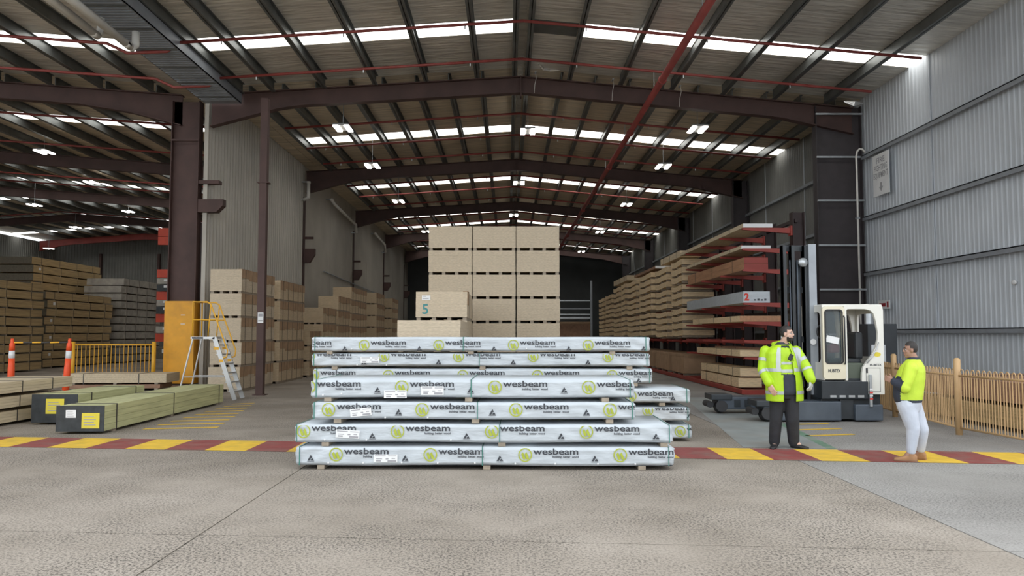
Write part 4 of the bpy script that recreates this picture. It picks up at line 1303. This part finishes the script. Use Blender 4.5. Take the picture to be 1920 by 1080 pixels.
# inside the cab
MB().bevel_box(-.56, .54, .1, 1.1, .78, .84, .01).build('cab_floor', 'machine_dark', fk)
MB().bevel_box(-.12, .25, .12, .5, .8, 1.14, .03).build('console', 'machine_green', fk)
st = MB().bevel_box(-.15, .32, .35, .85, 1.05, 1.22, .05).build('seat', 'seat_vinyl', fk)
MB().bevel_box(.2, .36, .36, .84, 1.2, 1.75, .05).build('seat_back', 'seat_vinyl', fk)
MB().tube([(.08, 1.0, .85), (.10, 1.0, 1.3), (.14, 1.0, 1.7), (.10, 1.0, 2.2)], .05, 8).build('inner_pillar', 'cab_cream', fk, smooth=True)
MB().bevel_box(-.14, .08, .8, .95, 1.32, 1.50, .03).build('fire_bottle', 'cap_red', fk)
MB().tube([(-.45 + .12 * math.cos(a * PI / 8), .35, 1.75 + .16 * math.sin(a * PI / 8)) for a in range(17)], .012, 6).build('steering_wheel', 'rubber', fk, smooth=True)
# mast
ms = MB()
for u in (-1.15, -.98, -.72):
    MB().box(u - .035, u + .035, .45, .60, .3, 3.5).box(u - .035, u - .02, .42, .63, .3, 3.5).build('mast_channel', 'machine_dark', fk)
MB().box(-.68, -.53, .40, .55, .5, 3.52).build('mast_column', 'girt_grey', fk)
for z in (3.45, 2.6, 1.6, .7):
    MB().box(-1.18, -.55, .56, .62, z - .06, z + .06).build('mast_tie', 'machine_dark', fk)
MB().tube([(-.86, .52, .4), (-.86, .52, 3.2)], .05, 10).build('lift_cylinder', 'machine_dark', fk, smooth=True)
MB().tube([(-.8, .38, 3.15), (-.8, .44, 3.15)], .09, 14).build('hose_pulley', 'galvanised', fk, smooth=True)
for u in (-1.05, -.9):
    MB().tube([(u, .44, .5), (u, .44, 3.2)], .012, 6).build('chain', 'machine_blue', fk)
MB().tube([(-.64, .36, 1.55), (-.64, .38, 1.55)], .06, 14).build('round_sticker', 'white_band', fk)
MB().bevel_box(-1.3, -1.18, .4, .7, .35, 1.4, .02).build('carriage', 'machine_dark', fk)
for u in (-1.27, -1.2):
    MB().tube([(u, .38, 1.35), (u, .38, 1.75)], .014, 6).build('lever', 'galvanised', fk)


# ------------------------------------------------------------------ people
def ering(c, rx, ry, ang=0.0, n=24, p=2.4):
    out = []
    for k in range(n):
        a = 2 * PI * k / n
        ca, sa = math.cos(a), math.sin(a)
        x = rx * math.copysign(abs(ca) ** (2 / p), ca)
        y = ry * math.copysign(abs(sa) ** (2 / p), sa)
        out.append(Vector((c[0] + x * math.cos(ang) - y * math.sin(ang), c[1] + x * math.sin(ang) + y * math.cos(ang), c[2])))
    return out


def limb(m, pts, rs):
    P, R_ = [], []
    for i in range(len(pts) - 1):
        for k in range(4):
            t = k / 4
            P.append(Vector(pts[i]).lerp(Vector(pts[i + 1]), t))
            R_.append(rs[i] + (rs[i + 1] - rs[i]) * t)
    P.append(Vector(pts[-1]))
    R_.append(rs[-1])
    m.tube(P, R_, 14)
    m.ball(pts[0], rs[0], nu=12, nv=8)
    for p, r in zip(pts[1:], rs[1:]):
        m.ball(p, r * .995, nu=12, nv=8)


def voxel(m, size, it=4, fac=.5):
    o = m.build('tmp', 'paper')
    r = o.modifiers.new('r', 'REMESH')
    r.mode = 'VOXEL'
    r.voxel_size = size
    s = o.modifiers.new('s', 'SMOOTH')
    s.factor = fac
    s.iterations = it
    dg = bpy.context.evaluated_depsgraph_get()
    me = bpy.data.meshes.new_from_object(o.evaluated_get(dg))
    out = ([v.co.copy() for v in me.vertices], [tuple(p.vertices) for p in me.polygons], [p.center.copy() for p in me.polygons], [v.normal.copy() for v in me.vertices])
    old = o.data
    bpy.data.objects.remove(o)
    bpy.data.meshes.remove(old)
    bpy.data.meshes.remove(me)
    return out


def surf(name, data, mats, parent, keep=None, which=None, push=0.0):
    """object from remeshed data: faces kept by keep(centre), material by which(centre), pushed out along the normals"""
    vs, fs, cs, ns = data
    sel = [i for i in range(len(fs)) if keep is None or keep(cs[i])]
    used = sorted({v for i in sel for v in fs[i]})
    ix = {v: k for k, v in enumerate(used)}
    m = MB()
    m.v = [tuple(vs[v] + ns[v] * push) for v in used]
    m.f = [tuple(ix[v] for v in fs[i]) for i in sel]
    m.m = [which(cs[i]) if which else 0 for i in sel]
    return m.build(name, mats, parent, smooth=True)


def seg_t(p, a, b):
    a, b = Vector(a), Vector(b)
    d = b - a
    t = (Vector(p) - a).dot(d) / d.dot(d)
    return t, (Vector(p) - (a + d * max(0, min(1, t)))).length


def hand(m, w, d, n, side, curl=.5, k=1.0):
    """palm, four fingers, thumb; d along the hand, n the way the palm looks, side +1/-1 the thumb's side"""
    w, d, n = Vector(w), Vector(d).normalized(), Vector(n).normalized()
    n = (n - d * n.dot(d)).normalized()
    s = d.cross(n) * side
    for off in (-.026, -.009, .009, .026):
        m.tube([w + s * off * .6 * k, w + d * .05 * k + s * off * k, w + d * .092 * k + s * off * 1.05 * k], [.017 * k, .016 * k, .013 * k], 10)
    for off, ln in ((.031, .072), (.0105, .082), (-.0105, .077), (-.031, .060)):
        p = w + d * .088 * k + s * off * k
        pts = [p]
        a = curl * .4
        for q_ in (.42, .33, .25):
            dd = d * math.cos(a) + n * math.sin(a) + s * off * 2.0
            p = p + dd * ln * q_ * k
            pts.append(p)
            a += curl * .75
        m.tube(pts, [.0098 * k, .0095 * k, .0088 * k, .0075 * k], 8)
        m.ball(pts[-1], .0075 * k, nu=8, nv=6)
    p = w + d * .028 * k + s * .03 * k
    pts = [p, p + (d * .6 + s * .7 + n * .25).normalized() * .04 * k, p + (d * .8 + s * .5 + n * .4).normalized() * .07 * k]
    m.tube(pts, [.014 * k, .0115 * k, .009 * k], 8)
    m.ball(pts[-1], .009 * k, nu=8, nv=6)


def head(m, H, neck_to, s=.93):
    """H: head matrix, local +X the way the face looks"""
    R3 = H.to_3x3().to_4x4()

    def b(c, r):
        m.ball(H @ Vector([x * s for x in c]), [x * s for x in r], mx=R3, nu=18, nv=12)
    b((-.012, 0, .035), (.100, .079, .102))
    b((.028, 0, -.035), (.068, .063, .088))
    b((.062, 0, -.096), (.032, .034, .026))
    b((.02, 0, -.075), (.055, .056, .05))
    b((.078, 0, .032), (.020, .050, .013))
    b((.060, .037, -.02), (.028, .022, .022))
    b((.060, -.037, -.02), (.028, .022, .022))
    b((.088, 0, -.060), (.014, .026, .016))
    m.tube([H @ Vector((.088 * s, 0, .026 * s)), H @ Vector((.108 * s, 0, -.005 * s)), H @ Vector((.112 * s, 0, -.022 * s))], [.009, .012, .015], 10)
    m.ball(H @ Vector((.100 * s, 0, -.024 * s)), (.016, .019, .010), mx=R3)
    for e in (1, -1):
        m.ball(H @ Vector((-.008 * s, .079 * s * e, -.005 * s)), (.019, .010, .031), mx=R3)
    limb(m, [H @ Vector((-.02 * s, 0, -.06 * s)), neck_to], [.060, .066])


def face_bits(H, par, s=.93):
    for e in (1, -1):
        c = H @ Vector((.083 * s, .033 * s * e, .010 * s))
        ey = MB().ball(c - (H.to_3x3() @ Vector((.004, 0, 0))), .0115, nu=12, nv=8).build('eye', 'eye_white', par, smooth=True)
        MB().ball(H @ Vector(((.0895 * s), .033 * s * e, .010 * s)), .0058, nu=10, nv=6).build('iris', 'hair_dark', ey, smooth=True)
        MB().tube([H @ Vector((.094 * s, .015 * s * e, .033 * s)), H @ Vector((.094 * s, .035 * s * e, .039 * s)), H @ Vector((.078 * s, .056 * s * e, .031 * s))], [.004, .006, .003], 6).build('eyebrow', 'hair_dark', par, smooth=True)
    MB().tube([H @ Vector((.094 * s, -.022 * s, -.061 * s)), H @ Vector((.104 * s, 0, -.058 * s)), H @ Vector((.094 * s, .022 * s, -.061 * s))], [.003, .006, .003], 8).build('mouth', 'lip', par, smooth=True)


def shoe(m, heel, toe, w, hgt, up):
    """low rounded shoe from heel to toe, collar at up"""
    h, t = Vector(heel), Vector(toe)
    d = (t - h).normalized()
    L = (t - h).length
    a = math.atan2(d.y, d.x)
    rings = []
    for f, ww, hh in ((0.0, .55, .75), (.06, .8, .95), (.25, .85, 1.0), (.45, .85, .85), (.65, 1.0, .62), (.85, .9, .5), (.97, .6, .42), (1.0, .35, .3)):
        c = h + d * L * f
        ring = []
        for k in range(16):
            b_ = 2 * PI * k / 16
            y = w / 2 * ww * math.copysign(abs(math.cos(b_)) ** .7, math.cos(b_))
            z = hgt * hh * (.5 + .5 * math.copysign(abs(math.sin(b_)) ** .7, math.sin(b_)))
            ring.append(Vector((c.x - y * math.sin(a), c.y + y * math.cos(a), c.z + z)))
        rings.append(ring)
    m.rings(rings)
    c = h + d * L * .26
    m.tube([c + Vector((0, 0, hgt * .5)), Vector(up)], [w * .46, w * .5], 14)


# --- man in the long hi-vis coat
m1 = thing('person', 'man in an open lime hi-vis coat and dark trousers, looking aside', 'person', (4.12, 11.7, 0), -math.radians(19.4))
m1.scale = (.95, 1, 1)
FD = math.radians(35)                     # torso turned towards the side loader
fw = Vector((math.sin(FD), -math.cos(FD), 0))
TR = [(.70, .05, .285, .20), (.85, .05, .285, .205), (1.0, .045, .275, .205), (1.15, .03, .272, .20), (1.30, .012, .272, .185), (1.42, .005, .262, .165), (1.49, .012, .21, .135), (1.545, .03, .125, .10), (1.585, .045, .09, .085)]
S_R, E_R, W_R = (-.225, -.05, 1.44), (-.272, -.10, 1.17), (-.17, -.24, .955)
S_L, E_L, W_L = (.235, .06, 1.44), (.385, .0, 1.19), (.445, -.08, 1.03)
Hm = Matrix.Translation((.105, -.05, 1.705)) @ Matrix.Rotation(math.radians(-22), 4, 'Z')
hipR, kneeR, ankR = (-.055, -.02, .86), (-.088, -.05, .42), (-.118, -.02, .10)
hipL, kneeL, ankL = (.135, .03, .86), (.158, .0, .42), (.172, .05, .10)
bd = MB()
bd.rings([ering((cx, 0, z), rx * (.86 if z > 1.05 else .66), ry * (.86 if z > 1.05 else .7), FD) for z, cx, rx, ry in TR if z > .84])
head(bd, Hm, (.045, 0, 1.54))
limb(bd, [S_R, E_R, W_R], [.068, .052, .034])
limb(bd, [S_L, E_L, W_L], [.068, .052, .034])
limb(bd, [hipR, kneeR, ankR, (-.12, -.06, .05)], [.11, .068, .05, .045])
limb(bd, [hipL, kneeL, ankL, (.24, .03, .05)], [.11, .068, .05, .045])
bd.ball((.04, 0, .86), (.17, .13, .12))
hand(bd, W_R, (.45, -.25, -.85), (.6, .7, -.2), -1, .45, 1.12)
hand(bd, W_L, (-.08, -.25, -.95), (-.7, .3, 0), 1, .7, 1.12)
D1 = voxel(bd, .0068, 3, .4)
body = surf('body', D1, ['skin_light'], m1)
Hi = Hm.inverted()
hl = lambda c: (Hi @ c) / .93
face_bits(Hm, body)
surf('hair', D1, ['hair_dark'], m1, lambda c: c.z > 1.55 and (lambda q: (q.z > .072 and q.x < .075) or (q.x < -.018 and q.z > -.045) or (q.x < .028 and q.z > .03 and q.z < .08))(hl(c)), push=.007)
surf('beard', D1, ['hair_dark'], m1, lambda c: c.z > 1.5 and (lambda q: -.125 < q.z < -.045 and q.x > .015 and not (q.z > -.056 and q.x > .055 and abs(q.y) > .03) and not (-.066 < q.z < -.052 and q.x > .085))(hl(c)), push=.0025)
surf('work_glove', D1, ['glove_grey'], m1, lambda c: (Vector(W_L) - c).dot(Vector((.08, .25, .95))) > .015 and (Vector(W_L) - c).length < .25 and c.x > .34, push=.003)
# shirt
sh = MB()
sh.rings([ering((cx, 0, z), rx * .92, ry * .93, FD) for z, cx, rx, ry in [(.80, .05, .25, .19)] + TR[1:]])
D = voxel(sh, .012)
shirt = surf('shirt', D, ['hi_vis', 'navy'], m1, None, lambda c: 1 if (c.z < 1.115 or c.z > 1.5) else 0)
surf('reflective_tape', D, ['reflective'], shirt, lambda c: (1.135 < c.z < 1.18 or 1.25 < c.z < 1.295), push=.004)
# trousers
tr = MB()
limb(tr, [hipR, kneeR, (ankR[0], ankR[1], .095)], [.128, .098, .086])
limb(tr, [hipL, kneeL, (ankL[0], ankL[1], .095)], [.132, .105, .088])
tr.rings([ering((.04, 0, z), rx, ry, FD) for z, rx, ry in ((.74, .2, .15), (.85, .225, .175), (.95, .225, .175))])
surf('trousers', voxel(tr, .012, 5), ['black_cloth'], m1)
for nm, he, to, up in (('shoe', (-.105, .05, 0), (-.15, -.24, 0), (-.12, -.01, .15)), ('shoe', (.125, .08, 0), (.39, -.05, 0), (.18, .05, .15))):
    s_ = MB()
    shoe(s_, he, to, .105, .085, up)
    surf(nm, voxel(s_, .010, 3), ['shoe_black'], m1)
# coat: shell opened down the front
ct = MB()
ct.rings([ering((cx, 0, z), rx * 1.04, ry * 1.06, FD) for z, cx, rx, ry in TR[:-1]])
limb(ct, [S_R, E_R, Vector(W_R).lerp(Vector(E_R), .12)], [.092, .083, .070])
limb(ct, [S_L, E_L, Vector(W_L).lerp(Vector(E_L), .02)], [.092, .083, .072])
D = voxel(ct, .008, 8)
ax = lambda c: Vector((c.x - (.05 if c.z < 1.1 else .02), c.y, 0))


def az(c):
    v = ax(c)
    return math.degrees(math.atan2(fw.x * v.y - fw.y * v.x, fw.dot(v)))


def sleeve(c):
    best = 9
    for a, b in ((S_R, E_R), (E_R, W_R), (S_L, E_L), (E_L, W_L)):
        best = min(best, seg_t(c, a, b)[1])
    return best < .108 and (c.x < -.21 or c.x > .30 or (c.y < -.215 and c.x < -.1 and c.z < 1.12))


coat = surf('coat', D, ['hi_vis'], m1, lambda c: not (-38 < az(c) < (17 if c.z < 1.3 else 26) and c.z < 1.535 and not sleeve(c)) and not (c.z < .708) and not (c.z > 1.55))
sl = coat.modifiers.new('thickness', 'SOLIDIFY')
sl.thickness = .008


def tape(c):
    if sleeve(c):
        for a, b, ts in ((S_R, E_R, ((.38, .55),)), (E_R, W_R, ((.12, .30),)), (S_L, E_L, ((.42, .60),)), (E_L, W_L, ((.02, .22),))):
            t, d = seg_t(c, a, b)
            if d < .115 and any(u < t < v for u, v in ts):
                return True
        return False
    if -38 < az(c) < 18:
        return False
    return 1.15 < c.z < 1.197 or .815 < c.z < .862 or (40 < abs(az(c)) < 55 and 1.17 < c.z < 1.5)


surf('reflective_tape', D, ['reflective'], coat, tape, push=.004)
hd = MB()      # folded hood behind the neck
hd.tube([(-.08, -.03, 1.50), (-.10, .08, 1.545), (.0, .15, 1.56), (.12, .12, 1.55), (.165, .03, 1.51)], [.03, .045, .05, .045, .03], 10)
surf('hood', voxel(hd, .012), ['hi_vis'], coat)
pk = MB().bevel_box(-.085, .085, -.012, .012, -.09, .09, .008).build('pocket', 'hi_vis', coat)
pk.location = (-.055, -.212, .96)
pk.rotation_euler = (0, 0, math.radians(8))
rd = MB().bevel_box(-.03, .03, -.018, .018, -.05, .05, .008).build('radio', 'rubber', m1)
rd.location = (.15, -.19, 1.36)
rd.rotation_euler = (0, .5, FD)

# --- man in the hi-vis jumper and pale jeans
m2 = thing('person', 'man in a yellow hi-vis jumper, pale jeans and tan boots, seen side-on', 'person', (5.42, 10.47, 0), -math.radians(27.4))
m2.scale = (.9, 1, 1)
TR2 = [(.79, -.02, .185, .215), (.88, -.02, .205, .225), (.98, -.01, .21, .225), (1.10, .015, .205, .22), (1.20, .035, .19, .215), (1.27, .05, .165, .20), (1.33, .062, .12, .15), (1.37, .068, .085, .09), (1.40, .07, .072, .075)]
Hm = Matrix.Translation((.03, -.02, 1.487)) @ Matrix.Rotation(math.radians(192), 4, 'Z')
SA, EA, WA = (.03, -.205, 1.25), (-.055, -.27, 1.0), (-.215, -.17, 1.075)
SB, EB, WB = (.03, .205, 1.25), (-.06, .26, 1.0), (-.22, .08, 1.08)
hA, kA, aA = (-.04, -.095, .76), (.035, -.085, .44), (.0, -.06, .13)
hB, kB, aB = (.02, .10, .76), (.155, .13, .41), (.125, .19, .13)
bd = MB()
bd.rings([ering((cx, 0, z), rx * .88, ry * .88) for z, cx, rx, ry in TR2])
head(bd, Hm, (.072, 0, 1.35), .88)
limb(bd, [SA, EA, WA], [.062, .05, .032])
limb(bd, [SB, EB, WB], [.062, .05, .032])
limb(bd, [hA, kA, aA, (-.08, -.06, .05)], [.12, .07, .05, .04])
limb(bd, [hB, kB, aB, (.05, .2, .05)], [.12, .07, .05, .04])
bd.ball((-.01, 0, .8), (.16, .18, .12))
hand(bd, WA, (-.9, .25, .35), (.1, .9, .1), -1, 1.0, 1.0)
hand(bd, WB, (-.9, -.35, .2), (.1, -.9, .1), 1, 1.0, 1.0)
D2 = voxel(bd, .0068, 3, .4)
body = surf('body', D2, ['skin_brown'], m2)
Hi2 = Hm.inverted()
hl2 = lambda c: (Hi2 @ c) / .88
face_bits(Hm, body, .88)
surf('hair', D2, ['hair_dark'], m2, lambda c: c.z > 1.4 and (lambda q: (q.z > .070 and q.x < .07) or (q.x < -.03 and q.z > -.03) or (q.x < .012 and q.z > .03 and q.z < .08))(hl2(c)), push=.005)
jp = MB()
jp.rings([ering((cx, 0, z), rx, ry) for z, cx, rx, ry in TR2])
limb(jp, [SA, EA, Vector(WA).lerp(Vector(EA), .12)], [.098, .082, .055])
limb(jp, [SB, EB, Vector(WB).lerp(Vector(EB), .12)], [.098, .082, .055])
D = voxel(jp, .008, 8)


def jm(c):
    if c.z < .83 or c.z > 1.365:
        return 1
    for a, b, s in ((EA, WA, .05), (EB, WB, .05)):
        t, d = seg_t(c, a, b)
        if d < .1 and t > s:
            return 1
    return 1 if (c.x < -.12 and c.z < 1.06) else 0


surf('jumper', D, ['hi_vis_pale', 'navy'], m2, lambda c: c.z < 1.393, jm)
jn = MB()
limb(jn, [hA, kA, (aA[0], aA[1], .15)], [.142, .095, .068])
limb(jn, [hB, kB, (aB[0], aB[1], .15)], [.142, .095, .068])
jn.rings([ering((-.015, 0, z), rx, ry) for z, rx, ry in ((.68, .15, .19), (.78, .178, .21), (.85, .178, .21))])
surf('jeans', voxel(jn, .012, 5), ['denim'], m2)
for he, to, up in (((.075, -.055, 0), (-.235, -.075, 0), (.005, -.06, .19)), ((.20, .19, 0), (-.09, .215, 0), (.125, .19, .19))):
    s_ = MB()
    shoe(s_, he, to, .11, .11, up)
    dt = voxel(s_, .008, 3)
    b_ = surf('boot', dt, ['boot_tan'], m2)
    surf('sole', dt, ['timber_brown'], b_, lambda c: c.z < .026, push=.005)
    MB().tube([(up[0], up[1], .165), (up[0], up[1], .205)], .066, 16).build('cuff', 'boot_tan', b_, smooth=True)

t = thing('wall_light_spot', 'spot of light shown as a small white fitting on the grey wall', 'disc', (XR - .02, 18.5, 2.95))  # bright spot of light on the wall, drawn as a white disc
MB().ball((0, 0, 0), (.03, .10, .06), nu=16, nv=8).build('cover', 'white_band', t, smooth=True)
MB().tube([(.0, 0, 0), (.06, 0, 0)], .03, 8).build('stem', 'galvanised', t)

for i, (x, w_) in enumerate([(.95, 'nearest the ridge'), (3.6, 'beside the sprinkler main'), (5.9, 'farther along the rafter')]):
    z = roof_z(x) + .1
    t = thing('hanging_cord', f'thin pale cord hanging over the first portal rafter, {w_}', 'cord', (x, 25.95, z), group='cords over the first rafter')
    MB().tube([(0, 0, 0), (.02, -.04, -.2), (-.03, -.05, -.45), (-.05, -.05, -.75)], .009, 6).build('cord', 'pvc', t, smooth=True)
    MB().box(-.03, .03, -.03, .2, -.01, .02).build('clip', 'galvanised', t)
